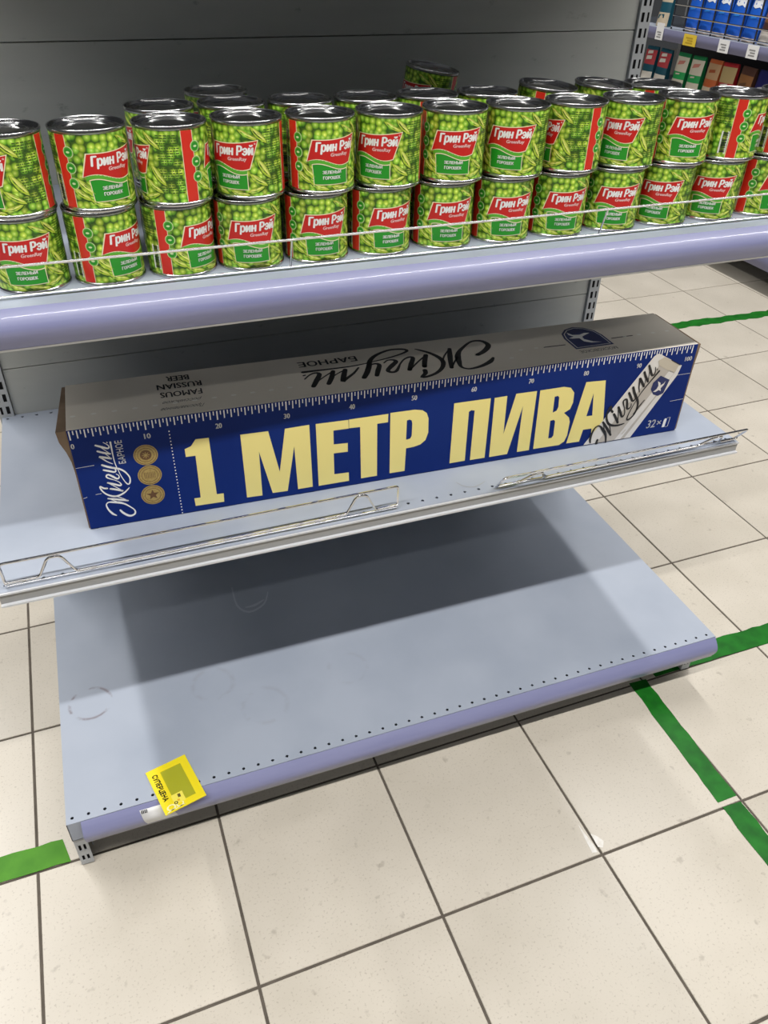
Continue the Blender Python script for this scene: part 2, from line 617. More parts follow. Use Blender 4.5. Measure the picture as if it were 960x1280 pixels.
M['field'] = field_material()
TRACE = {"one":[[154.8,116.5],[164.4,120.0],[172.3,130.6],[191.5,129.9],[192.6,27.1],[203.2,26.6],[202.5,10.6],[158.4,11.7],[157.9,26.2],[167.7,25.9],[168.9,102.4],[154.8,102.8]],
 "M":[[237.9,127.1],[280.0,126.2],[293.5,50.0],[305.8,126.1],[343.7,126.7],[345.4,10.8],[321.1,10.9],[318.6,92.2],[304.1,10.8],[279.8,11.6],[263.6,92.5],[263.2,10.3],[238.6,11.3]],
 "E":[[353.9,126.4],[406.1,125.3],[406.5,109.6],[381.7,110.0],[381.7,84.7],[404.8,83.4],[404.7,67.2],[381.5,68.0],[381.8,28.2],[406.0,27.1],[406.4,10.4],[355.3,10.4]],
 "T":[[407.0,125.7],[471.4,125.5],[471.2,110.3],[453.3,110.5],[454.4,11.2],[426.9,11.2],[425.1,109.2],[407.0,110.1]],
 "R":[[474.8,126.6],[516.0,126.0],[528.9,122.9],[536.4,116.8],[540.1,106.5],[541.2,79.7],[537.2,66.0],[528.4,58.9],[516.7,56.3],[503.7,55.7],[502.8,11.5],[476.4,11.8]],
 "Rh":[[503.1,108.4],[507.7,109.3],[511.3,107.1],[512.6,101.3],[512.6,78.8],[510.2,73.6],[506.1,72.5],[503.0,72.5]],
 "P":[[583.1,127.0],[647.6,126.5],[648.6,11.0],[621.2,11.2],[620.7,107.9],[614.7,109.4],[610.6,107.2],[611.7,11.7],[583.6,11.5]],
 "I":[[654.6,126.0],[677.2,126.4],[679.1,53.3],[693.3,127.9],[731.3,127.3],[732.9,11.2],[709.7,11.6],[708.9,102.2],[691.2,10.7],[657.1,10.7]],
 "V":[[737.3,127.5],[781.5,127.7],[794.9,124.1],[803.4,113.4],[804.6,94.6],[801.1,82.0],[790.6,76.3],[801.8,65.6],[805.2,56.1],[804.9,28.8],[801.0,17.1],[791.6,11.3],[741.2,12.2]],
 "Vh1":[[766.8,111.2],[772.9,112.0],[775.7,108.7],[777.2,90.1],[775.0,83.2],[768.0,80.5]],
 "Vh2":[[766.0,64.9],[772.8,65.6],[775.7,62.1],[777.0,33.6],[774.2,29.2],[767.8,29.0]],
 "A":[[823.2,130.5],[861.0,128.5],[879.3,8.7],[855.2,9.8],[852.3,35.0],[835.4,35.2],[831.9,11.5],[806.1,12.2]],
 "Ah":[[842.0,106.8],[836.6,62.4],[848.3,62.0]],
 "can":[[841.8,2.5],[940.5,151.0],[948.4,162.6],[956.6,165.9],[1010.2,136.3],[1005.8,117.5],[938.2,2.0]],
 "canTop":[[958.0,160.6],[966.5,160.2],[1010.2,136.3],[1005.8,117.5],[993.9,110.2],[958.9,136.3]],
 "emb":[[970.8,122.4],[991.8,111.3],[985.4,86.1],[975.1,82.2],[964.6,86.3],[957.2,97.6],[958.5,110.0]],
 "shield":[[817.2,37.5],[890.4,39.2],[890.5,75.9],[884.2,103.0],[866.8,115.6],[847.8,119.3],[829.2,110.7],[818.2,93.6]],
 "bird":[[833.6,101.8],[838.8,90.4],[851.2,87.9],[863.1,92.6],[872.1,90.1],[857.4,82.7],[852.0,79.2],[850.2,69.9],[861.0,57.1],[875.0,51.7],[854.7,54.0],[845.4,61.5],[844.0,75.1],[831.2,76.7],[826.2,80.0],[837.2,83.4],[831.8,92.3]],
 "script":[[[[18.7,-40.9],[22.8,-36.3],[30.5,-32.0],[38.2,-30.1],[42.3,-30.9],[44.6,-34.6],[43.1,-41.8],[41.0,-49.0],[37.1,-56.0],[30.7,-62.5],[24.8,-67.3],[20.1,-68.7],[15.5,-66.8],[13.7,-60.7],[16.8,-55.4],[22.2,-50.6],[27.0,-48.0]],[1.7,3.4,2.8,2.0,1.7,2.0,3.4,3.9,2.8,2.0,1.8,2.2,2.8,3.5,3.7,3.4,2.8]],[[[51.2,-34.8],[48.7,-42.8],[45.6,-51.7],[42.0,-61.5]],[2.5,3.0,3.4,2.5]],[[[41.0,-49.0],[46.0,-42.3],[51.2,-34.8]],[1.2,1.2,1.2]],[[[42.0,-61.5],[49.4,-52.4],[54.1,-43.8]],[1.2,1.2,1.2]],[[[69.4,-36.2],[70.6,-31.8],[74.7,-27.5],[70.0,-27.6],[63.4,-30.5],[57.5,-36.0],[53.6,-43.7],[53.8,-51.2],[57.6,-59.4],[62.4,-65.0],[64.9,-67.3]],[3.0,2.8,2.0,2.2,2.3,2.7,3.0,3.0,2.5,1.8,1.0]],[[[67.8,-41.1],[65.3,-47.6],[61.1,-56.7]],[3.0,3.2,3.0]],[[[61.1,-56.7],[69.1,-49.2],[77.4,-40.5]],[1.3,1.2,1.2]],[[[78.8,-39.3],[74.8,-47.4],[70.9,-55.1],[72.9,-56.9],[77.6,-54.4],[82.2,-48.7]],[2.8,3.2,2.8,2.0,1.3,1.2]],[[[82.2,-48.7],[87.3,-40.4],[91.0,-39.2],[92.7,-42.3],[88.2,-47.9],[83.7,-52.7],[84.3,-55.6],[88.3,-56.3],[91.8,-53.2]],[1.2,2.2,2.3,2.7,3.4,3.0,2.2,1.3,1.0]],[[[101.7,-37.5],[98.7,-44.3],[95.7,-51.1],[97.5,-53.7],[102.3,-52.3],[106.1,-47.5]],[2.7,3.2,2.8,2.0,1.3,1.0]],[[[110.4,-36.9],[106.2,-43.8],[102.3,-52.3],[100.0,-58.3],[95.5,-64.0],[88.8,-68.4],[81.4,-70.9],[73.4,-69.6],[71.1,-66.4],[77.1,-62.7],[88.3,-59.1],[98.0,-57.0],[105.1,-55.5],[114.4,-54.4],[126.8,-54.3],[137.9,-54.5],[146.1,-54.6]],[3.0,3.5,3.4,3.0,2.7,2.2,2.0,2.3,2.2,1.5,1.2,1.0,1.2,1.5,1.8,2.2,2.5]],[[[109.9,-51.3],[115.1,-44.5],[122.6,-37.8],[124.8,-35.7],[122.1,-43.1],[119.1,-50.7]],[1.2,1.7,2.3,2.8,3.4,2.8]],[[[119.1,-50.7],[124.8,-47.2],[130.2,-42.8]],[1.2,1.0,1.0]],[[[134.2,-35.0],[130.2,-42.8],[127.2,-50.8]],[2.8,3.2,2.7]],[[[127.2,-50.8],[133.3,-46.0],[139.2,-40.8]],[1.2,1.0,1.0]],[[[144.2,-34.2],[140.1,-41.9],[136.6,-49.3],[138.9,-51.6],[143.1,-49.6],[147.2,-45.0]],[2.8,3.4,2.8,1.8,1.2,1.0]],[[[146.9,-49.9],[145.8,-50.3]],[1.3,1.3]]]}
# ------------------------------------------------------------------ floor
TILE = 0.3
GX, GY, GTH = 0.8342, -0.2725, radians(0.7056)
floor_mb = MB()
I0, I1, J0, J1 = -6, 9, -3, 11
floor_mb.box(I0 * TILE, I1 * TILE, J0 * TILE, J1 * TILE, -0.06, -0.0022)
floor = floor_mb.build('floor', M['grout'])
floor.location = (GX, GY, 0)
floor.rotation_euler = (0, 0, GTH)
tag(floor, None, kind='structure')
fm = MB()
R_ = 9.0
for (x0, x1, y0, y1) in ((-R_, R_, -R_, J0 * TILE), (-R_, R_, J1 * TILE, R_), (-R_, I0 * TILE, J0 * TILE, J1 * TILE), (I1 * TILE, R_, J0 * TILE, J1 * TILE)):
    fm.box(x0, x1, y0, y1, -0.06, 0.0)
fm.build('tile_field', M['field'], floor)
tm = MB()
h = TILE / 2 - 0.0023
b_ = 0.0008
for z, e in ((-0.008, h), (-b_, h), (0.0, h - b_)):
    tm.v += [(-e, -e, z), (e, -e, z), (e, e, z), (-e, e, z)]
for k in range(2):
    for q in range(4):
        q2 = (q + 1) % 4
        tm.f.append((k * 4 + q, k * 4 + q2, k * 4 + 4 + q2, k * 4 + 4 + q))
        tm.m.append(0)
tm.f.append((8, 9, 10, 11))
tm.m.append(0)
tile_me = tm.mesh('tile', [M['tile']])
for i in range(I0, I1):
    for j in range(J0, J1):
        t = put('tile', tile_me, floor)
        t.location = ((i + 0.5) * TILE, (j + 0.5) * TILE, random.uniform(-0.0003, 0.0))

# ------------------------------------------------------------------ green floor tape
M['tape'] = noisy('green_tape', (0.006, 0.105, 0.008), (0.011, 0.165, 0.012), 30, rough=0.45)
M['tape'].node_tree.nodes['Principled BSDF'].inputs['Specular IOR Level'].default_value = 0.25
M['tape_l'] = noisy('light_green_tape', (0.055, 0.23, 0.006), (0.075, 0.28, 0.010), 30, rough=0.45)
M['tape_l'].node_tree.nodes['Principled BSDF'].inputs['Specular IOR Level'].default_value = 0.25


def tape(p0, p1, w, label, m, seed, wav=0.0015, skew=(0, 0)):
    rnd = random.Random(seed)
    p0 = Vector(p0)
    p1 = Vector(p1)
    d = (p1 - p0)
    Ln = d.length
    d.normalize()
    nrm = Vector((-d.y, d.x))
    n = max(6, int(Ln / 0.02))
    mb = MB()
    top = []
    for k in range(n + 1):
        t = k / n
        for s, sk in ((-1, 0), (1, 1)):
            off = skew[0] * (1 - t) * (1 if s > 0 else 0) + skew[1] * t * (1 if s > 0 else 0)
            q = p0 + d * (Ln * t + off + (rnd.uniform(-0.003, 0.003) if k in (0, n) else 0)) + nrm * s * (w / 2 + rnd.uniform(-wav, wav))
            top.append(q)
    mb.v = [(q.x, q.y, 0.0007 + rnd.uniform(0, 0.0002)) for q in top] + [(q.x, q.y, 0.00005) for q in top]
    B = len(top)
    for k in range(n):
        a = 2 * k
        mb.f.append((a, a + 1, a + 3, a + 2))
        mb.f.append((B + a, B + a + 2, B + a + 3, B + a + 1))
        mb.f.append((a, a + 2, B + a + 2, B + a))
        mb.f.append((a + 1, B + a + 1, B + a + 3, a + 3))
    mb.f.append((0, B, B + 1, 1))
    mb.f.append((2 * n, 2 * n + 1, B + 2 * n + 1, B + 2 * n))
    mb.m = [0] * len(mb.f)
    o = mb.build('floor_tape', m)
    return tag(o, label, 'tape', 'green marking tape on the tiles')


tape((-0.75, 0.041), (-0.020, 0.041), 0.047, 'light green floor tape strip left of the bottom shelf', M['tape_l'], 1, skew=(0, -0.008))
tape((1.16, 0.060), (2.2, 0.052), 0.051, 'green floor tape strip running right from the bottom shelf corner', M['tape'], 2)
tape((1.118, 0.034), (1.110, -0.257), 0.040, 'dark green floor tape strip coming out from under the shelf toward the viewer', M['tape'], 3)
tape((1.110, -0.270), (1.108, -0.62), 0.041, 'short green floor tape strip at the lower right edge beyond a gap', M['tape'], 4)
tape((2.15, 1.552), (2.84, 1.535), 0.052, 'green floor tape strip far behind the long blue carton', M['tape'], 5, wav=0.005)

# ------------------------------------------------------------------ shelving unit
W_ = 1.25
unit = thing('shelving_unit', 'grey metal shelving bay holding pea cans above one long blue carton', 'shelving', (0, 0, 0))


def hole_strip(mb, y0, y1, yh, z, r=0.0027, x0=0.0, n=50, pitch=0.025, m=0):
    for k in range(n):
        xa = x0 + k * pitch
        xb = xa + pitch
        xc = (xa + xb) / 2 - 0.003
        outer = [(xb, yh), (xb, y1), (xc, y1), (xa, y1), (xa, yh), (xa, y0), (xc, y0), (xb, y0)]
        inner = [(xc + r * cos(a * pi / 4), yh + r * sin(a * pi / 4)) for a in range(8)]
        i = len(mb.v)
        mb.v += [(x, y, z) for x, y in outer] + [(x, y, z) for x, y in inner] + [(x, y, z - 0.0012) for x, y in inner]
        for a in range(8):
            a2 = (a + 1) % 8
            mb.f.append((i + a, i + a2, i + 8 + a2, i + 8 + a))
            mb.f.append((i + 8 + a, i + 8 + a2, i + 16 + a2, i + 16 + a))
            mb.m += [m, m]


def make_shelf(name, z, y0, y1, lip, material, hoff, label=None, brackets=True, front_holes=True):
    mb = MB()
    fs = y0 + 0.032
    bs = y1 - 0.026
    if front_holes:
        hole_strip(mb, y0, fs, y0 + hoff, z)
    else:
        mb.quad((0, y0, z), (W_, y0, z), (W_, fs, z), (0, fs, z))
    hole_strip(mb, bs, y1, y1 - 0.012, z)
    mb.quad((0, fs, z), (W_, fs, z), (W_, bs, z), (0, bs, z))
    t = 0.0012
    # underside, front channel, rear channel and side flanges
    mb.quad((0, fs, z - t), (0, bs, z - t), (W_, bs, z - t), (W_, fs, z - t))
    mb.box(0, W_, y0, y0 + t, z - lip, z - 0.0002)
    mb.box(0, W_, y0, fs + 0.004, z - lip, z - lip + t)
    mb.box(0, W_, fs, fs + t, z - lip, z - t)
    mb.box(0, W_, bs - t, bs, z - lip, z - t)
    mb.box(0, W_, bs, y1, z - lip, z - lip + t)
    mb.box(0, W_, y1 - t, y1, z - lip, z - 0.0002)
    for x in (0.0, W_ - t):
        mb.box(x, x + t, y0, y1, z - lip, z - 0.0002)
    for x in (0.42, 0.83):
        mb.box(x, x + 0.03, fs, bs, z - 0.014, z - 0.0016)
    o = mb.build(name, material, unit, fixn=False)
    if label:
        o['label'] = label
    if brackets:
        for x in (0.006, W_ - 0.009):
            bm = MB()
            pr_ = [(y0 + 0.06, z - lip), (y1 - 0.02, z - lip), (y1 - 0.02, z - 0.10), (y1 - 0.06, z - 0.10), (y0 + 0.06, z - lip - 0.016)]
            bm.extrude(pr_, x, x + 0.003)
            bm.build('bracket', M['upright'], o)
    return o


ZB, ZM, ZT, ZU = 0.1245, 0.5262, 0.9215, 1.40
YF, YB = 0.1050, 0.6100
base = make_shelf('base_shelf', ZB, 0.0, YB, 0.046, M['worn'], 0.010, 'empty bottom shelf with worn ring marks and a row of holes', brackets=False)
mid = make_shelf('shelf', ZM, YF, YB, 0.020, M['shelf'], 0.015, 'middle shelf under the long carton')
top = make_shelf('shelf', ZT, YF, YB, 0.030, M['shelf'], 0.012, 'upper shelf carrying the pea cans', front_holes=False)
shade_shelf = make_shelf('shelf', ZU, YF, YB, 0.030, M['shelf'], 0.012, 'unseen shelf above the cans, added to shade the back panel', front_holes=False)  # out of view, added so its shade falls on panel and rear cans


def rail_profile(y, z, hgt, bulge):
    """convex price rail hanging on a shelf edge"""
    out = []
    n = 10
    for k in range(n + 1):
        t = k / n
        g = min(t / 0.45, 1.0) if t < 0.45 else 1.0 - (t - 0.45) / 0.55 * 0.75
        yy = y - 0.002 - bulge * (1 - (1 - g) ** 1.6)
        out.append((yy, z - hgt * t))
    out += [(y - 0.0008, z - hgt - 0.001), (y - 0.0008, z + 0.001)]
    return out


for sh, y, z, hgt, x0, x1 in ((base, 0.0, ZB - 0.0015, 0.047, 0.0215, 1.2485), (top, YF, ZT - 0.0005, 0.045, 0.0, 1.25), (shade_shelf, YF, ZU - 0.0005, 0.045, 0.0, 1.25)):
    mb = MB()
    mb.extrude(rail_profile(y, z, hgt, 0.015), x0, x1)
    r = mb.build('price_rail', M['lavender'], sh, smooth=True)
    r['label'] = 'lavender curved plastic price rail'
    mb = MB()      # clear lip lines along the rail
    mb.extrude([(y - 0.005, z - hgt + 0.003), (y - 0.0085, z - hgt + 0.001), (y - 0.007, z - hgt - 0.002), (y - 0.004, z - hgt - 0.001)], x0, x1)
    mb.build('rail_edge', M['lipedge'], sh)
# plain grey front lip of the middle shelf
mb = MB()
mb.box(0.0, W_, YF - 0.0012, YF - 0.0002, ZM - 0.0185, ZM - 0.003)
mb.build('front_lip', M['lip'], mid)
mb = MB()
mb.box(0.0, W_, YF - 0.0065, YF - 0.0002, ZM - 0.0215, ZM - 0.0185)
mb.box(0.0, W_, YF - 0.0035, YF - 0.0002, ZM - 0.0030, ZM - 0.0004)
mb.build('lip_edge', M['lipedge'], mid)


def smooth_path(pts, n=4):
    """rounds the corners of a polyline"""
    P = [Vector(p) for p in pts]
    out = [P[0]]
    for i in range(1, len(P) - 1):
        a = P[i] + (P[i - 1] - P[i]).normalized() * min(0.006, (P[i - 1] - P[i]).length * 0.45)
        b = P[i] + (P[i + 1] - P[i]).normalized() * min(0.006, (P[i + 1] - P[i]).length * 0.45)
        for k in range(n + 1):
            t = k / n
            out.append((1 - t) ** 2 * a + 2 * t * (1 - t) * P[i] + t * t * b)
    out.append(P[-1])
    return out


def wire_guard(parent, x0, x1, y, z, hgt, lean, bumps, name='wire_guard'):
    """low wire fence: outer loop plus a lower wire with humps, leaning by an angle"""
    def T(x, hh, o=0.0):
        return (x, y - sin(lean) * hh - o * cos(lean), z + cos(lean) * hh - o * sin(lean))
    mb = MB()
    r = 0.0020
    mb.tube(smooth_path([T(x0, 0), T(x0, hgt), T(x1, hgt), T(x1, 0)]), r)
    pts = [T(x0, 0.009, 0.002)]
    for bx in bumps:
        pts += [T(bx - 0.026, 0.009, 0.002), T(bx - 0.010, hgt - 0.003, 0.002), T(bx + 0.006, hgt - 0.003, 0.002), T(bx + 0.022, 0.006, 0.002)]
    pts.append(T(x1, 0.007, 0.002))
    mb.tube(smooth_path(pts), r)
    mb.tube([T(x0, 0.0012, 0), T(x1, 0.0012, 0)], r * 0.9)
    o = mb.build(name, M['wire'], parent, smooth=True)
    return o


g1 = wire_guard(mid, 0.012, 0.587, 0.112, ZM + 0.003, 0.043, radians(4), (0.083, 0.528))
g1['label'] = 'chrome wire guard standing at the left of the middle shelf'
g2 = wire_guard(mid, 0.762, 1.246, 0.112, ZM + 0.003, 0.041, radians(36), (0.826, 1.185))
g2['label'] = 'chrome wire guard leaning outward at the right of the middle shelf'
mb = MB()
yw = 0.119
mb.tube([(0.004, yw, ZT + 0.041), (1.246, yw, ZT + 0.041)], 0.0017)
mb.tube([(0.004, yw + 0.012, ZT + 0.003), (1.246, yw + 0.012, ZT + 0.003)], 0.0017)
for x in (0.005, 0.439, 0.886, 1.245):
    mb.tube([(x, yw + 0.012, ZT + 0.003), (x, yw, ZT + 0.041)], 0.0014)
g3 = mb.build('wire_guard', M['wire'], top, smooth=True)
g3['label'] = 'straight chrome wire guard in front of the cans'

# back panels and slotted uprights
for z0, z1 in ((0.12, 0.6165), (0.6165, 1.1195), (1.1195, 1.6225), (1.6225, 2.0)):
    mb = MB()
    mb.box(0.022, W_ - 0.022, YB + 0.0008, YB + 0.013, z0 + 0.0007, z1 - 0.0007)
    p = mb.build('back_panel', M['panel'], unit)
    bevel(p, 0.0010, 2)
mb = MB()
mb.box(0.026, W_ - 0.026, YB + 0.014, YB + 0.02, 0.10, 2.0)
mb.build('rear_skin', M['panel'], unit)


def make_upright(x0, flip):
    """front face with two columns of slots"""
    xs = [0.0, 0.0045, 0.0105, 0.0165, 0.0205, 0.025]
    if flip:
        xs = [0.025 - v for v in reversed(xs)]
        cols = (3, 1)
    else:
        cols = (1, 3)
    y = YB - 0.005
    mb = MB()
    zs = [0.0, 0.15]
    k = 0
    z = 0.15
    while z < 1.5:
        zs += [z + 0.0075, z + 0.0225]
        z += 0.025
    zs += [z, 2.02]
    for a in range(len(xs) - 1):
        for b in range(len(zs) - 1):
            hole = a in cols and b >= 2 and b % 2 == 0 and b < len(zs) - 3
            if hole:
                continue
            mb.quad((x0 + xs[a], y, zs[b]), (x0 + xs[a + 1], y, zs[b]), (x0 + xs[a + 1], y, zs[b + 1]), (x0 + xs[a], y, zs[b + 1]))
    mb.quad((x0, y, 0), (x0, y, 2.02), (x0, y + 0.05, 2.02), (x0, y + 0.05, 0))
    mb.quad((x0 + 0.025, y, 0), (x0 + 0.025, y + 0.05, 0), (x0 + 0.025, y + 0.05, 2.02), (x0 + 0.025, y, 2.02))
    mb.quad((x0, y, 2.02), (x0 + 0.025, y, 2.02), (x0 + 0.025, y + 0.05, 2.02), (x0, y + 0.05, 2.02))
    mb.quad((x0, y + 0.05, 0), (x0, y + 0.05, 2.02), (x0 + 0.025, y + 0.05, 2.02), (x0 + 0.025, y + 0.05, 0))
    o = mb.build('upright', M['upright'], unit, fixn=False)
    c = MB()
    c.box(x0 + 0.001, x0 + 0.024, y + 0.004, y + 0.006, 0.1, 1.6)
    c.build('slot_shade', M['slot'], o)
    return o


make_upright(-0.004, True)
make_upright(W_ - 0.021, False)

# floor legs carrying the base shelf, each a channel with punched end plate
for x0, yf, zt in ((0.0, 0.003, ZB - 0.004), (W_ - 0.027, 0.030, ZB - 0.047)):
    mb = MB()
    t = 0.0015
    mb.box(x0 + 0.0003, x0 + t, yf, 0.60, 0.003, zt)
    mb.box(x0 + 0.0195, x0 + 0.021, max(yf, 0.034), 0.60, 0.003, ZB - 0.047)
    mb.box(x0 + t, x0 + 0.0195, 0.036, 0.60, ZB - 0.0485, ZB - 0.047)
    lg = mb.build('floor_leg', M['upright'], unit)
    mb = MB()
    xs = [x0 + t, x0 + 0.0045, x0 + 0.0085, x0 + 0.012, x0 + 0.016, x0 + 0.0205]
    zs = [0.003, 0.014, 0.028, 0.042, 0.058, 0.074, 0.09, 0.104, zt] if zt > 0.1 else [0.003, 0.016, 0.032, 0.043, 0.059, 0.066, zt]
    for a in range(5):
        for b in range(len(zs) - 1):
            if a in (1, 3) and b % 2 == 1 and b < len(zs) - 2:
                continue
            mb.box(xs[a], xs[a + 1], yf, yf + 0.0012, zs[b], zs[b + 1])
    mb.build('end_plate', M['upright'], lg)
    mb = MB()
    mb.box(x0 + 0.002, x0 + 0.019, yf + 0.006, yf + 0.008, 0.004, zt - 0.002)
    mb.build('slot_shade', M['slot'], lg)
    mb = MB()
    mb.lathe([(0.0, 0.0), (0.009, 0.0), (0.009, 0.004), (0.004, 0.005), (0.004, 0.012)], 14)
    ft = mb.build('levelling_foot', M['tin'], lg, smooth=True)
    ft.location = (x0 + 0.0105, 0.05, 0.0)
# ------------------------------------------------------------------ pea cans
CAN_H = 0.0845
CR = 0.0407


def pea_material():
    m = mat('pea_print', (0.2, 0.4, 0.05), 0.34, coat=0.25)
    b = m.node_tree.nodes['Principled BSDF']
    uv = N(m, 'ShaderNodeUVMap')
    uv.uv_map = 'UVMap'
    nz = N(m, 'ShaderNodeTexNoise', Scale=90.0, Detail=1.0)
    L(m, uv.outputs['UV'], nz.inputs['Vector'])
    ds = N(m, 'ShaderNodeVectorMath', operation='SCALE')
    sub = N(m, 'ShaderNodeVectorMath', operation='SUBTRACT')
    L(m, nz.outputs['Color'], sub.inputs[0])
    sub.inputs[1].default_value = (0.5, 0.5, 0.5)
    L(m, sub.outputs[0], ds.inputs[0])
    ds.inputs['Scale'].default_value = 0.0015
    ad = N(m, 'ShaderNodeVectorMath', operation='ADD')
    L(m, uv.outputs['UV'], ad.inputs[0])
    L(m, ds.outputs[0], ad.inputs[1])
    vo = N(m, 'ShaderNodeTexVoronoi', voronoi_dimensions='2D', feature='F1')
    vo.inputs['Scale'].default_value = 135.0
    vo.inputs['Randomness'].default_value = 0.75
    L(m, ad.outputs[0], vo.inputs['Vector'])
    pea = ramp(m, [(0.0, (0.66, 0.84, 0.24)), (0.16, (0.46, 0.68, 0.085)), (0.38, (0.25, 0.47, 0.03)), (0.53, (0.13, 0.30, 0.018)), (0.66, (0.035, 0.10, 0.008))])
    L(m, vo.outputs['Distance'], pea.inputs['Fac'])
    hs = N(m, 'ShaderNodeHueSaturation')
    sep = N(m, 'ShaderNodeSeparateColor')
    L(m, vo.outputs['Color'], sep.inputs['Color'])
    L(m, math_node(m, 'ADD', math_node(m, 'MULTIPLY', sep.outputs[0], 0.7), 0.65), hs.inputs['Value'])
    L(m, math_node(m, 'ADD', math_node(m, 'MULTIPLY', sep.outputs[1], 0.05), 0.475), hs.inputs['Hue'])
    L(m, pea.outputs['Color'], hs.inputs['Color'])
    L(m, hs.outputs['Color'], b.inputs['Base Color'])
    return m


M['pea'] = pea_material()
M['pod'] = mat('pod_print', (0.46, 0.60, 0.05), 0.34, coat=0.25)
M['podl'] = mat('pod_light_print', (0.72, 0.78, 0.18), 0.34, coat=0.25)
M['podd'] = mat('pod_dark_print', (0.03, 0.10, 0.008), 0.34)
M['red'] = mat('red_print', (0.56, 0.012, 0.010), 0.34, coat=0.25)
M['stripe'] = mat('stripe_red_print', (0.66, 0.025, 0.012), 0.34, coat=0.25)
M['cream'] = mat('cream_print', (0.86, 0.78, 0.52), 0.4)
M['green'] = mat('green_print', (0.015, 0.30, 0.018), 0.34, coat=0.25)
M['lgreen'] = mat('light_green_print', (0.10, 0.42, 0.03), 0.34, coat=0.25)
M['ring'] = mat('ring_print', (0.62, 0.80, 0.42), 0.4)
M['fine'] = mat('fine_print', (0.045, 0.11, 0.012), 0.5)
M['pink'] = mat('pink_print', (0.86, 0.60, 0.58), 0.4)
PM = [M[k] for k in ('pod', 'podl', 'podd', 'stripe', 'cream', 'red', 'green', 'lgreen', 'white', 'ring', 'fine', 'pink', 'black')]
POD, PODL, PODD, STR, CREAM, RED, GREEN, LGREEN, WHITE, RING, FINE, PINK, BLACK = range(13)


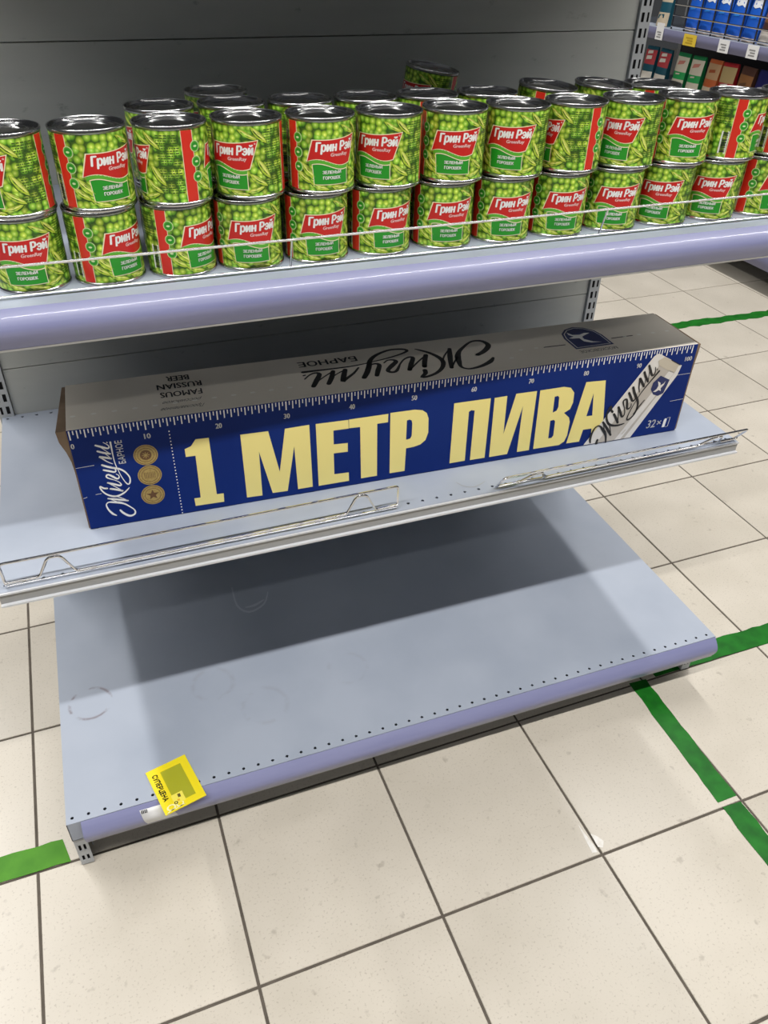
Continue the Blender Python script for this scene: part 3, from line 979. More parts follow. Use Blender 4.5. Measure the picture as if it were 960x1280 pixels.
def can_meshes():
    body = MB()
    body.lathe([(0.0, 0.003), (0.036, 0.003), (0.0385, 0.0012), (0.0395, 0.0), (0.0412, 0.0), (0.0417, 0.0008), (0.0417, 0.0028), (0.0409, 0.0038),
                (0.0404, 0.0045), (0.0404, 0.0800), (0.0409, 0.0806), (0.0417, 0.0815), (0.0417, 0.0838), (0.0412, 0.0845), (0.0404, 0.0845), (0.0399, 0.0838)], 48)
    bme = body.mesh('body', [M['tin']], True)
    lid = MB()
    lid.lathe([(0.0400, 0.0840), (0.0392, 0.0815), (0.0386, 0.0805), (0.0376, 0.0806), (0.0370, 0.0812), (0.0345, 0.0812), (0.0338, 0.0806), (0.0310, 0.0806), (0.0303, 0.0812),
               (0.0275, 0.0812), (0.0268, 0.0806), (0.0240, 0.0806), (0.0232, 0.0812), (0.0120, 0.0813), (0.0, 0.0813)], 48)
    lme = lid.mesh('lid', [M['lidtin']], True)
    # label sleeve with uv in metres
    n = 48
    lb = MB()
    for j, z in enumerate((0.0047, 0.0797)):
        for k in range(n + 1):
            a = 2 * pi * k / n - 1.256
            lb.v.append((CR * cos(a), CR * sin(a), z))
    uvs = []
    for k in range(n):
        lb.f.append((k, k + 1, n + 2 + k, n + 1 + k))
        lb.m.append(0)
        u0 = CR * 2 * pi * k / n
        u1 = CR * 2 * pi * (k + 1) / n
        uvs += [(u0, 0.0047), (u1, 0.0047), (u1, 0.0797), (u0, 0.0797)]
    lab = lb.mesh('label', [M['pea']], True)
    ul = lab.uv_layers.new(name='UVMap')
    for k, uvv in enumerate(uvs):
        ul.data[k].uv = uvv
    # print
    pm = MB()

    def lay(l):
        r = CR + 0.00010 + 0.00012 * l + (0.00008 if l == 5 else 0)

        def fn(x, z):
            a = x / 0.041
            return (r * cos(a), r * sin(a), z)
        return fn

    def shift(fn, dx):
        return lambda x, z: fn(x + dx, z)

    def lens(cx, cz, ln, wd, ang, fn, m):
        top_ = []
        bot = []
        for k in range(9):
            t = -1 + 2 * k / 8
            w = wd * (1 - t * t) ** 0.7
            top_.append((t * ln, w))
            bot.append((t * ln, -w))
        P = top_ + bot[::-1][1:-1]
        pm.tri2d([(cx + x * cos(ang) - y * sin(ang), cz + x * sin(ang) + y * cos(ang)) for x, y in P], [tuple(range(len(P)))], fn, m)

    def band(x0, x1, zlo, zhi, fn, m, n=14):
        vs = []
        for k in range(n + 1):
            x = x0(k / n)
            vs.append((x[0], x[1]))
        for k in range(n + 1):
            x = x1(k / n)
            vs.append((x[0], x[1]))
        vs, fs = slice2d(vs, [(k, k + 1, n + 2 + k, n + 1 + k) for k in range(n)], 0.0021)
        pm.tri2d(vs, fs, fn, m)

    for half in (0, 1):
        dx = half * 0.041 * pi
        f = [shift(lay(q), dx) for q in range(6)]
        rnd = random.Random(5 + half)
        for cx, cz, ln, wd, an in ((0.036, 0.070, 0.013, 0.0022, -0.75), (0.040, 0.034, 0.014, 0.0026, -0.95), (0.033, 0.022, 0.013, 0.0022, -0.6), (-0.030, 0.027, 0.014, 0.0028, -0.75),
                                   (-0.036, 0.020, 0.012, 0.0024, -0.6), (-0.016, 0.0095, 0.012, 0.0022, -0.35), (0.010, 0.0075, 0.012, 0.0022, -0.15), (0.022, 0.071, 0.012, 0.0018, -0.5), (0.029, 0.0115, 0.011, 0.002, 0.25)):
            wd *= 1.35
            lens(cx, cz - 0.0008, ln * 1.04, wd * 1.35, an, f[0], PODD)
            lens(cx, cz, ln, wd, an, f[1], POD)
            lens(cx + 0.0004, cz + 0.0005, ln * 0.8, wd * 0.42, an, f[2], PODL)
        # red stripe with cream edges
        z0, z1 = 0.0048, 0.0796
        band(lambda t: (-0.0590 + 0.0145 * t, z0), lambda t: (-0.0590 + 0.0145 * t, z1), 0, 0, f[0], CREAM, 6)
        band(lambda t: (-0.0583 + 0.0130 * t, z0), lambda t: (-0.0583 + 0.0130 * t, z1), 0, 0, f[1], STR, 6)
        for cz in (0.0625, 0.0465, 0.0305):
            disc(pm, -0.0430, cz, 0.0060, 0.0060, f[2], RING, 18)
            disc(pm, -0.0430, cz, 0.0052, 0.0052, f[3], LGREEN, 18)
            disc(pm, -0.0430, cz, 0.0040, 0.0040, f[4], GREEN, 16)
            disc(pm, -0.0430, cz, 0.0022, 0.0012, f[5], RING, 10)

        # brand panel: slanted flag with waved lower edge over a green panel
        def wave(t, e=0.0):
            return 0.0375 + 0.0042 * sin(2 * pi * (t * 0.92 + 0.02)) * 0.8 - 0.001 * t + e

        def top_edge(t, e=0.0):
            return 0.0608 + 0.0036 * t - 0.0012 * sin(pi * t) + e
        # green panel
        for e, mm_, ly in ((0.0009, CREAM, 1), (0.0, GREEN, 2)):
            band(lambda t: (-0.0225 - e + 0.003 * 0 + (0.0420 + 2 * e) * t, 0.0122 - e), lambda t: (-0.0250 - e + (0.0440 + 2 * e) * t, wave(0.1 + 0.85 * t) + 0.002), 0, 0, f[ly], mm_)
        # lighter green swoosh below the flag
        band(lambda t: (-0.0285 + 0.0480 * t, wave(0.05 + 0.87 * t) - 0.0050), lambda t: (-0.0280 + 0.0480 * t, wave(0.05 + 0.87 * t) - 0.0008), 0, 0, f[3], LGREEN)
        band(lambda t: (-0.0252 + 0.0445 * t, wave(0.10 + 0.82 * t) - 0.0058), lambda t: (-0.0252 + 0.0445 * t, wave(0.10 + 0.82 * t) - 0.0048), 0, 0, f[4], CREAM)
        for e, mm_, ly in ((0.0010, CREAM, 3), (0.0, RED, 4)):
            band(lambda t: (-0.0308 - e * 1.6 + (0.0538 + 2.4 * e) * t, wave(t, -e)), lambda t: (-0.0236 - e * 1.2 + (0.0572 + 2.6 * e) * t, top_edge(t, e)), 0, 0, f[ly], mm_)
        put_text(pm, 'Грин Рэй', (-0.0205, 0.0458), (0.0475, 0.0012), (0.0016, 0.0135), f[5], WHITE, step=0.0025, fat=0.0007)
        put_text(pm, 'GreenRay', (-0.0030, 0.0420), (0.0225, 0.0004), (0.0008, 0.0050), f[5], PINK, step=0.003, fat=0.0002)
        disc(pm, 0.0305, 0.0615, 0.0009, 0.0009, f[5], WHITE, 8, inner=0.6)
        put_text(pm, 'ЗЕЛЕНЫЙ', (-0.0125, 0.0240), (0.0230, 0.0), (0, 0.0046), f[5], WHITE, step=0.003, fat=0.0002)
        put_text(pm, 'ГОРОШЕК', (-0.0120, 0.0178), (0.0215, 0.0), (0, 0.0036), f[5], WHITE, step=0.003, fat=0.0002)
        # fine print block, unreadable rows
        if half == 0:
            for row in range(24):
                z = 0.0745 - row * 0.0026
                x = 0.0415 + rnd.uniform(0, 0.001)
                while x < 0.066:
                    w = rnd.uniform(0.0012, 0.0042)
                    pm.tri2d([(x, z), (x + w, z), (x + w, z + 0.0012), (x, z + 0.0012)], [(0, 1, 2, 3)], f[0], FINE)
                    x += w + 0.0009
        else:
            # bar code left of the next stripe
            x0, x1 = 0.0585, 0.0690
            pm.tri2d([(x0, 0.0095), (x1, 0.0095), (x1, 0.0385), (x0, 0.0385)], [(0, 1, 2, 3)], f[1], WHITE)
            z = 0.0112
            while z < 0.0365:
                w = rnd.choice((0.0004, 0.0008, 0.0012))
                pm.tri2d([(x0 + 0.0022, z), (x1 - 0.001, z), (x1 - 0.001, z + w), (x0 + 0.0022, z + w)], [(0, 1, 2, 3)], f[2], BLACK)
                z += w + rnd.choice((0.0005, 0.0009))
            for row in range(10):
                z = 0.0745 - row * 0.0030
                x = 0.0430
                while x < 0.066:
                    w = rnd.uniform(0.0012, 0.0042)
                    pm.tri2d([(x, z), (x + w, z), (x + w, z + 0.0012), (x, z + 0.0012)], [(0, 1, 2, 3)], f[0], FINE)
                    x += w + 0.0009
    pme = pm.mesh('label_print', PM)
    return bme, lme, lab, pme


CAN = can_meshes()
CAM_XY = Vector((0.2036, -0.8215))


def can(x, y, z, view, label, group='green pea cans', tilt=0.0, tilt_az=0.0, parts=True):
    """view: where the flag on the label points, degrees to the right of the camera's direction"""
    az = atan2(CAM_XY.y - y, CAM_XY.x - x) + radians(view)
    c = thing('pea_can', label, 'can', (x, y, z), az, group)
    if tilt:
        ax = Vector((-sin(tilt_az), cos(tilt_az), 0))
        q = Matrix.Rotation(tilt, 3, ax) @ Matrix.Rotation(az, 3, 'Z')
        c.rotation_euler = q.to_euler()
    put('body', CAN[0], c)
    put('lid', CAN[1], c)
    l = put('label', CAN[2], c)
    put('label_print', CAN[3], l)
    return c


ORD = ['first', 'second', 'third', 'fourth', 'fifth', 'sixth', 'seventh', 'eighth', 'ninth', 'tenth', 'eleventh', 'twelfth', 'thirteenth']
UPV = [-47, 25, -83, -32, 20, -24, 5, -10, -64, -20, 20, 84, 60]
LOV = [-8, 36, 44, 5, 16, 25, 17, 19, 20, 14, -7, 3, 49]
LOX = [0.140, 0.2265, 0.314, 0.3995, 0.4865, 0.574, 0.664, 0.7525, 0.840, 0.929, 1.0185, 1.1065, 1.195]
rj = random.Random(3)
zl = ZT + 0.0002
for k in range(13):
    ux = 0.1415 + 0.0884 * k if k < 12 else 1.206
    lx = LOX[k]
    can(lx, 0.1790 + rj.uniform(-0.002, 0.002), zl, LOV[k], 'green pea can, %s from left in the lower layer of the front row' % ORD[k], 'lower front row of pea cans')
    can(ux, 0.1775 + rj.uniform(-0.002, 0.002), zl + CAN_H + 0.0002, UPV[k], 'green pea can, %s from left in the upper layer of the front row' % ORD[k], 'upper front row of pea cans')
zu = zl + CAN_H + 0.0002
HID = 'pea can of the lower layer hidden behind the front row'
for k in range(6):
    x = 0.3190 + 0.0880 * k
    can(x, 0.2640, zl, rj.uniform(-90, 90), HID, 'hidden lower pea cans')
    can(x, 0.2635 + rj.uniform(-0.001, 0.002), zu, (-100, 70, 60, 80, -110, 100)[k], 'pea can, %s from left in the second row, only its top showing' % ORD[k], 'second row of pea cans')
for k, (x, y, tl, vw) in enumerate(((0.852, 0.275, 5.0, 60), (0.943, 0.272, 4.0, 120), (1.031, 0.268, 0.0, 70))):
    can(x, y, zl, rj.uniform(-90, 90), HID, 'hidden lower pea cans')
    can(x, y, zu + 0.0417 * sin(radians(tl)), vw, 'pea can, %s from left in the second row, %s' % (ORD[6 + k], 'tilted a little' if tl else 'rightmost of that row'), 'second row of pea cans', tilt=radians(tl), tilt_az=radians(-40))
can(0.404, 0.350, zl, 40, HID, 'hidden lower pea cans')
can(0.404, 0.350, zu, -70, 'lone pea can in the third row behind the left cans', 'third row of pea cans')
can(0.742, 0.445, zl, 40, HID, 'hidden lower pea cans')
can(0.742, 0.445, zu + 0.0417 * sin(radians(8.5)), -46, 'tilted pea can standing alone near the back panel', 'third row of pea cans', tilt=radians(8.5), tilt_az=radians(-25))

# ------------------------------------------------------------------ long beer carton
BL, BH, BD = 1.0347, 0.1738, 0.1380
M['navy'] = noisy('carton_blue', (0.004, 0.020, 0.15), (0.006, 0.026, 0.175), 6, rough=0.5)
M['navy'].node_tree.nodes['Principled BSDF'].inputs['Specular IOR Level'].default_value = 0.12
M['kraft'] = noisy('carton_grey_card', (0.74, 0.68, 0.58), (0.79, 0.73, 0.63), 5, rough=0.6)
M['brown'] = noisy('raw_cardboard', (0.20, 0.135, 0.085), (0.27, 0.19, 0.125), 25, rough=0.85)
M['yellow'] = mat('carton_yellow_print', (0.90, 0.77, 0.27), 0.42)
M['ink'] = mat('carton_black_print', (0.012, 0.011, 0.012), 0.5)
M['navyp'] = mat('emblem_navy_print', (0.010, 0.020, 0.11), 0.42)
M['gold'] = noisy('medal_gold_print', (0.36, 0.25, 0.07), (0.46, 0.33, 0.11), 300, rough=0.4)
M['goldd'] = mat('medal_dark_print', (0.13, 0.06, 0.02), 0.45)
M['canw'] = mat('printed_can_white', (0.74, 0.71, 0.67), 0.42)
M['cang'] = mat('printed_can_beige', (0.50, 0.455, 0.40), 0.42)
M['cant'] = mat('printed_can_tan', (0.56, 0.50, 0.40), 0.42)
M['pale'] = mat('pale_glue_mark', (0.86, 0.83, 0.76), 0.5)
carton = thing('beer_carton', 'long blue carton with yellow lettering and printed ruler on middle shelf', 'carton', (0.1288, 0.2105, ZM + 0.0003), radians(-2.0458))
cb = MB()
x0, x1 = 0.0, BL
cb.v = [(x0, 0, 0), (x1, 0, 0), (x1, BD, 0), (x0, BD, 0), (x0, 0, BH), (x1, 0, BH), (x1, BD, BH), (x0, BD, BH)]
cb.f = [(3, 2, 1, 0), (4, 5, 6, 7), (0, 1, 5, 4), (1, 2, 6, 5), (2, 3, 7, 6), (3, 0, 4, 7)]
cb.m = [0, 1, 0, 2, 0, 2]
cbody = cb.build('body', [M['navy'], M['kraft'], M['brown']], carton)
bevel(cbody, 0.0018, 2)


def flap(xe, sgn, bulge, base_, name):
    """raw end flap bulging out of the carton's end"""
    mb = MB()
    nd, nh = 8, 10
    for s in (0, 1):
        for a in range(nd + 1):
            for b in range(nh + 1):
                d = 0.002 + (BD - 0.004) * a / nd
                hh = 0.002 + (BH - 0.004) * b / nh
                t = b / nh
                out = base_ + bulge * math.exp(-((t - 0.97) / 0.17) ** 2) * (1 - 0.75 * a / nd)
                mb.v.append((xe + sgn * (0.0003 if s else out), d, hh))
    q = (nd + 1) * (nh + 1)
    for a in range(nd):
        for b in range(nh):
            i = a * (nh + 1) + b
            mb.f.append((i, i + 1, i + nh + 2, i + nh + 1))
            mb.f.append((q + i, q + i + nh + 1, q + i + nh + 2, q + i + 1))
    for a in range(nd):
        for b in (0, nh):
            i = a * (nh + 1) + b
            mb.f.append((i, i + nh + 1, q + i + nh + 1, q + i))
    for b in range(nh):
        for a in (0, nd):
            i = a * (nh + 1) + b
            mb.f.append((i, i + 1, q + i + 1, q + i))
    mb.m = [0] * len(mb.f)
    return mb.build(name, M['brown'], carton, smooth=True)


flap(0.0, -1, 0.0125, 0.0016, 'end_flap')
flap(BL, 1, 0.003, 0.003, 'end_flap')


def fl(l):
    return lambda u, hh: (u / 1000.0, -0.00025 - 0.00022 * l, hh / 1000.0)


def tp(l):
    return lambda u, d: (u / 1000.0, d / 1000.0, BH + 0.00025 + 0.00022 * l)


# big yellow words
mb = MB()
F0 = fl(0)
for k in ('one', 'M', 'E', 'T', 'P', 'I'):
    mb.poly([TRACE[k]], F0)
mb.poly([TRACE['R'], TRACE['Rh']], F0)
mb.poly([TRACE['V'], TRACE['Vh1'], TRACE['Vh2']], F0)
mb.poly([TRACE['A'], TRACE['Ah']], F0)
o = mb.build('front_lettering', M['yellow'], carton, fixn=False)
o['label'] = 'big pale yellow words 1 METR PIVA in Cyrillic'
# ruler
mb = MB()
for k in range(201):
    u = 3.5 + 5.102 * k
    if k % 20 == 0:
        ln, w = 14.5, 2.0
    elif k % 2 == 0:
        ln, w = 13.0, 1.7
    else:
        ln, w = 6.5, 1.5
    mb.tri2d([(u - w / 2, 172.3 - ln), (u + w / 2, 172.3 - ln), (u + w / 2, 172.3), (u - w / 2, 172.3)], [(0, 1, 2, 3)], F0)
for k in range(11):
    s = str(k * 10)
    wd = 4.6 * len(s) - 0.4
    put_text(mb, s, (4.0 + 102.0 * k - wd / 2 - (3 if k == 10 else 0), 143.3), (wd, 0), (0, 8.4), F0, 0, fat=0.35)
o = mb.build('ruler_print', M['white'], carton, fixn=False)
o['label'] = 'white ruler scale with numerals'
# dotted tear line and creases
mb = MB()
for k in range(27):
    hh = 3 + 147.0 * k / 26
    mb.tri2d([(136.1, hh - 1.0), (137.7, hh - 1.0), (137.7, hh + 1.0), (136.1, hh + 1.0)], [(0, 1, 2, 3)], F0)
o = mb.build('tear_line_print', M['white'], carton, fixn=False)
o['kind'] = 'stuff'
mb = MB()
for a, b in (((1, 111.3), (26, 112)), ((1, 58.2), (6, 59.3)), ((19, 61.7), (27, 62.0)), ((1000, 118), (1033, 118)), ((1006, 66), (1033, 67))):
    stroke(mb, [a, b], [0.5, 0.7], F0)
o = mb.build('crease', M['white'], carton, fixn=False)
o['kind'] = 'stuff'
mb = MB()
# 32 x can
put_text(mb, '32', (968.5, 15.6), (17.5, 0), (1.6, 16.5), F0, 0, fat=0.35)
put_text(mb, '×', (990.0, 20.0), (8.5, 0), (0, 8.0), F0, 0, fat=0.3)
ic = [(1002.5, 12.5), (1003.5, 27.5), (1005.0, 30.5), (1009.0, 30.5), (1009.5, 27.5), (1008.5, 12.5)]
mb.poly([ic], F0)
stroke(mb, [(1010.5, 31.0), (1016.0, 32.0), (1015.0, 13.0), (1011.0, 12.0)], [0.9, 0.9, 0.9, 0.9], F0, sub=1)
o = mb.build('pack_count_print', M['white'], carton, fixn=False)
o['label'] = 'white 32 times can mark'
mb = MB()
# lengthwise brand script
for pts, ws in TRACE['script']:
    stroke(mb, [(-y, x) for x, y in pts], ws, F0)
put_text(mb, 'БАРНОЕ', (69.8, 108.0), (0, 39.0), (-9.6, 0), F0, 0, fat=0.3)
o = mb.build('script_print', M['white'], carton, fixn=False)
o['label'] = 'white brand script running up the left end'
# medals
for (cx, cy), kind in zip(((98.9, 116.4), (99.4, 81.0), (98.7, 45.4)), (0, 1, 2)):
    mb = MB()
    disc(mb, cx, cy, 17.2, 17.4, fl(0), 0, 32)
    disc(mb, cx, cy, 15.6, 15.8, fl(1), 1, 32, inner=0.95)
    disc(mb, cx, cy, 11.8, 12.0, fl(1), 1, 32, inner=0.94)
    if kind == 0:
        disc(mb, cx, cy, 8.2, 8.4, fl(1), 1, 24)
        for a in range(4):
            an = a * pi / 4
            stroke(mb, [(cx - 5 * cos(an), cy - 5 * sin(an)), (cx + 5 * cos(an), cy + 5 * sin(an))], [1.0, 1.0], fl(2), 0)
    elif kind == 1:
        for q in range(-3, 4):
            stroke(mb, [(cx + q * 2.4, cy - 5), (cx + q * 2.4, cy + 5)], [0.8, 0.8], fl(1), 1)
    else:
        st = []
        for a in range(10):
            r = 9.6 if a % 2 == 0 else 4.0
            st.append((cx + r * sin(a * pi / 5), cy + r * cos(a * pi / 5)))
        mb.poly([st], fl(1), 1)
    o = mb.build('medal_print', [M['gold'], M['goldd']], carton, fixn=False)
    o['label'] = ('gold medal print with ornate centre', 'gold medal print with lines', 'gold medal print with star')[kind]


# drink can pictured on the right of the front
def frame2(a, b, A, B):
    """similarity that maps a->A, b->B in the plane"""
    za = complex(*a)
    zb = complex(*b)
    ZA = complex(*A)
    ZB_ = complex(*B)
    k = (ZB_ - ZA) / (zb - za)
    return (lambda p: ((k * (complex(*p) - za) + ZA).real, (k * (complex(*p) - za) + ZA).imag)), abs(k)


mb = MB()
mb.poly([TRACE['can']], fl(2), 0)
mb.poly([[(868, 2.4), (925, 2.2), (1001, 128), (967, 149)]], fl(3), 1)
mb.poly([[(905, 2.6), (917, 2.4), (998, 124), (987, 131)]], fl(4), 0)
mb.poly([[(958.5, 152), (970, 158), (1004, 138), (998, 123), (987, 128), (962, 143)]], fl(4), 2)
stroke(mb, [(985, 150), (1006, 138)], [1.5, 1.5], fl(5), 3)
sim, ks = frame2(TRACE['script'][0][0][0], (146.1, -54.6), (855.0, 5.5), (965.1, 132.0))
for pts, ws in TRACE['script']:
    stroke(mb, [sim(p) for p in pts], [w * ks * 1.15 for w in ws], fl(5), 3)
mb.poly([TRACE['emb']], fl(5), 4)
e0, ke = frame2((817.2, 37.5), (890.4, 39.2), (988, 88), (960, 104))
mb.poly([[(968, 112), (974, 108), (975, 103), (981, 106), (984, 111), (982, 103), (977, 97), (979, 91), (974, 94), (968, 91), (963, 92), (969, 97), (971, 103)]], fl(6), 0)
for (cx, cy, w) in ((945, 72, 10), (940, 64, 12), (936, 57, 9)):
    stroke(mb, [(cx - w * 0.4, cy - w * 0.55), (cx + w * 0.4, cy + w * 0.55)], [2.0, 2.0], fl(5), 3)
for (cx, cy, w) in ((915, 20, 9), (921, 17, 7)):
    stroke(mb, [(cx - w * 0.4, cy - w * 0.55), (cx + w * 0.4, cy + w * 0.55)], [1.6, 1.6], fl(5), 2)
o = mb.build('can_picture', [M['canw'], M['cang'], M['cant'], M['ink'], M['navyp']], carton, fixn=False)
o['label'] = 'picture of a slanted white drink can with black script'

# top of the carton
mb = MB()
T0 = tp(0)
sim, ks = frame2(TRACE['script'][0][0][0], (146.1, -54.6), (667.7, 46.6), (355.5, 81.1))
for pts, ws in TRACE['script']:
    stroke(mb, [sim(p) for p in pts], [w * ks * 1.1 for w in ws], T0)
put_text(mb, 'БАРНОЕ', (450.0, 114.0), (-96.0, 2.0), (0, -17.5), T0, 0, fat=0.6)
o = mb.build('script_print', M['ink'], carton, fixn=False)
o['label'] = 'black brand script upside down on the top'
mb = MB()
for s, xa, xb, y, hh in (('BEER', 182, 148, 122.5, 16), ('RUSSIAN', 198, 132, 98.5, 16.5), ('FAMOUS', 195.5, 134.5, 72.5, 16.5)):
    put_text(mb, s, (xa, y), (xb - xa, 1.5), (0, -hh), T0, 0, fat=0.4)
put_text(mb, 'российское', (193, 47), (-55, 1), (-5, -11), T0, 0)
put_text(mb, 'Прославленное', (195, 28), (-61, 1), (-5, -11), T0, 0)
o = mb.build('slogan_print', M['ink'], carton, fixn=False)
o['label'] = 'small black slogan upside down on the top'
mb = MB()
stroke(mb, [(768, 59.2), (807, 58.5)], [2.6, 2.6], T0, sub=1)
stroke(mb, [(899, 60), (940, 60.5)], [2.6, 2.6], T0, sub=1)
mb.build('slit', M['ink'], carton, fixn=False)['kind'] = 'stuff'
mb = MB()
put_text(mb, 'МОСКОВСКОЕ', (889, 31), (-71, 0), (0, -9.5), T0, 0)
mb.build('emblem_caption', M['ink'], carton, fixn=False)
mb = MB()
sh = [(817, 37.5), (890.5, 38.5), (890.5, 78), (886, 97), (872, 113), (854, 120), (836, 114), (822, 99), (817, 80)]
mb.poly([sh], tp(0), 0)
inn = [((x - 854) * 0.90 + 854, (y - 77) * 0.90 + 77) for x, y in sh]
inn2 = [((x - 854) * 0.86 + 854, (y - 77) * 0.865 + 77) for x, y in sh]
mb.poly([inn, inn2], tp(1), 1)
mb.poly([TRACE['bird']], tp(1), 1)
o = mb.build('emblem_print', [M['navyp'], M['white']], carton, fixn=False)
o['label'] = 'navy shield emblem with a white bird'
gm = MB()
disc(gm, 0, 0, 4.2, 2.6, lambda u, d: (u / 1000, d / 1000, BH + 0.00025), 0, 12)
gme = gm.mesh('glue_mark', [M['pale']])
for k in range(36):
    u = 10 + 28.6 * k
    if (u < 760 and not (345 < u < 690)) or u > 900 or (690 < u < 770):
        g = put('glue_mark', gme, carton)
        g.location = (u / 1000, (37.5 if u < 700 else 60.5) / 1000, 0)

# ------------------------------------------------------------------ yellow price card and paper strip at the base shelf
M['ycard'] = mat('yellow_plastic', (0.86, 0.70, 0.015), 0.35)
M['ywin'] = mat('olive_window', (0.40, 0.40, 0.02), 0.25, coat=0.4)
card = thing('price_card', 'yellow plastic price card lying on the front edge of the bottom shelf', 'price card', (0.1493, -0.0363, ZB + 0.0010), radians(13.0))
CW, CH = 0.0690, 0.0925
mb = MB()
fr = 0.012
mb.box(0, CW, 0, fr, 0, 0.0016)
mb.box(0, CW, CH - fr, CH, 0, 0.0016)
mb.box(0, 0.021, fr, CH - fr, 0, 0.0016)
mb.box(CW - 0.013, CW, fr, CH - fr, 0, 0.0016)
f_ = mb.build('frame', M['ycard'], card)
mb = MB()
mb.box(0.021, CW - 0.013, fr, CH - fr, 0.0002, 0.0010)
w_ = mb.build('window', M['ywin'], card)
w_['label'] = 'darker olive see-through window'
cf = lambda x, y: (x, y, 0.0018)
mb = MB()
put_text(mb, 'СУПЕРЦЕНА', (0.0050, 0.080), (0.0, -0.056), (0.0100, 0.0), cf, 0, fat=0.0006)
mb.build('lettering', M['black'], f_, fixn=False)
mb = MB()
mb.box(0.0195, 0.0385, 0.010, 0.029, 0.0011, 0.0019)
s_ = mb.build('sticker', mat('sticker_yellow', (0.88, 0.76, 0.10), 0.45), card)
mb = MB()
c2 = lambda x, y: (x, y, 0.0021)
mb.tri2d([(0.029, 0.020), (0.0335, 0.0195), (0.034, 0.026), (0.0295, 0.0265)], [(0, 1, 2, 3)], c2, 0)
mb.tri2d([(0.026, 0.014), (0.0295, 0.0135), (0.03, 0.017), (0.0265, 0.0175)], [(0, 1, 2, 3)], c2, 1)
disc(mb, 0.0225, 0.0125, 0.0030, 0.0030, c2, 2, 14, inner=0.55)
mb.build('mark', [mat('mark_brown', (0.12, 0.09, 0.02), 0.5), mat('mark_orange', (0.75, 0.42, 0.02), 0.5), M['black']], s_, fixn=False)
mb = MB()
disc(mb, 0.013, 0.0085, 0.0075, 0.0058, cf, 0, 20, inner=0.62)
disc(mb, 0.0275, 0.0085, 0.0065, 0.0058, cf, 0, 20, inner=0.62)
stroke(mb, [(0.004, 0.001), (0.012, 0.0035), (0.022, 0.003), (0.034, 0.004)], [0.002, 0.0015, 0.0015, 0.0012], cf, 0)
mb.build('percent_print', mat('pale_yellow_print', (0.88, 0.84, 0.42), 0.45), f_, fixn=False)
# paper strip stuck on the rail
pp = MB()
n = 8
prof = rail_profile(0.0, ZB - 0.0015, 0.047, 0.015)[:11]
for k in range(1, 9):
    y, z = prof[k]
    sl = (k - 1) * 0.0011
    for x in (0.1105 + sl, 0.160 + sl):
        pp.v.append((x, y - 0.0006, z))
for k in range(7):
    pp.f.append((2 * k, 2 * k + 1, 2 * k + 3, 2 * k + 2))
    pp.m.append(0)
strip = pp.build('price_slip', M['paper'], None, smooth=True)
md = strip.modifiers.new('thickness', 'SOLIDIFY')
md.thickness = 0.0003
tag(strip, 'white paper slip on the bottom shelf rail beside the yellow card', 'label')
mb = MB()
for k in range(4):
    mb.quad((0.1125 + k * 0.0026, prof[1][0] - 0.0012, prof[1][1] - 0.0005), (0.1142 + k * 0.0026, prof[1][0] - 0.0012, prof[1][1] - 0.0005),
            (0.1142 + k * 0.0026, prof[2][0] - 0.0013, prof[2][1] + 0.0012), (0.1125 + k * 0.0026, prof[2][0] - 0.0013, prof[2][1] + 0.0012))
mb.build('print', M['black'], strip, fixn=False)

# lamp reflection painted as a pale spot beside a joint
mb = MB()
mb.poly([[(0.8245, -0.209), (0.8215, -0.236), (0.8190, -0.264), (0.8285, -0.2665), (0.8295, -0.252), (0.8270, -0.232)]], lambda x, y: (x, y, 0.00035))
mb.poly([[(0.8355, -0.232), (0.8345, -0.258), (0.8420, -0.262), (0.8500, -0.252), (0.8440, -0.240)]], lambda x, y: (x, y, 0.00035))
glint = mb.build('painted_glint', noisy('glint_paint', (0.80, 0.78, 0.74), (0.70, 0.66, 0.59), 90, rough=0.4), floor, fixn=False)
glint.matrix_parent_inverse = (Matrix.Translation(floor.location) @ Matrix.Rotation(GTH, 4, 'Z')).inverted()

# scuffs in the paint of the shelves
M['scuff'] = mat('pale_scuff', (0.50, 0.54, 0.60), 0.5)
for par, z, pts, ws, m_ in ((base, ZB, [(0.357, 0.460), (0.356, 0.403), (0.376, 0.376), (0.410, 0.390), (0.426, 0.423)], [0.003, 0.004, 0.006, 0.004, 0.002], M['scuff']),
                            (base, ZB, [(0.372, 0.392), (0.390, 0.392), (0.412, 0.402)], [0.003, 0.007, 0.003], M['scuff']),
                            (mid, ZM, [(0.707, 0.149), (0.715, 0.1345), (0.7313, 0.1275), (0.754, 0.136)], [0.0008, 0.0014, 0.0014, 0.0008], M['lip'])):
    mb = MB()
    stroke(mb, pts, ws, lambda x, y, z=z: (x, y, z + 0.0003))
    mb.build('scuff', m_, par, fixn=False)

# ------------------------------------------------------------------ second shelving unit across the side aisle, facing it
FX = 3.03
Y0, Y1 = 0.90, 3.40
M['farback'] = mat('dark_back_panel', (0.05, 0.05, 0.055), 0.6)
M['farrail'] = mat('dull_lavender_plastic', (0.15, 0.15, 0.235), 0.35)
far = thing('shelving_unit', 'far shelving bay with packs and price tags across the side aisle', 'shelving', (0, 0, 0))
for y in (Y0, (Y0 + Y1) / 2 - 0.013, Y1 - 0.025):
    mb = MB()
    mb.box(FX + 0.50, FX + 0.55, y, y + 0.025, 0, 2.0)
    mb.box(2.97, FX + 0.50, y, y + 0.025, 0.004, 0.075)
    mb.build('upright', M['upright'], far)
    ft = MB()
    ft.lathe([(0.0, 0.0), (0.014, 0.0), (0.014, 0.004), (0.005, 0.006), (0.005, 0.03)], 12)
    ft = ft.build('levelling_foot', M['tin'], far, smooth=True)
    ft.location = (2.985, y + 0.0125, 0)
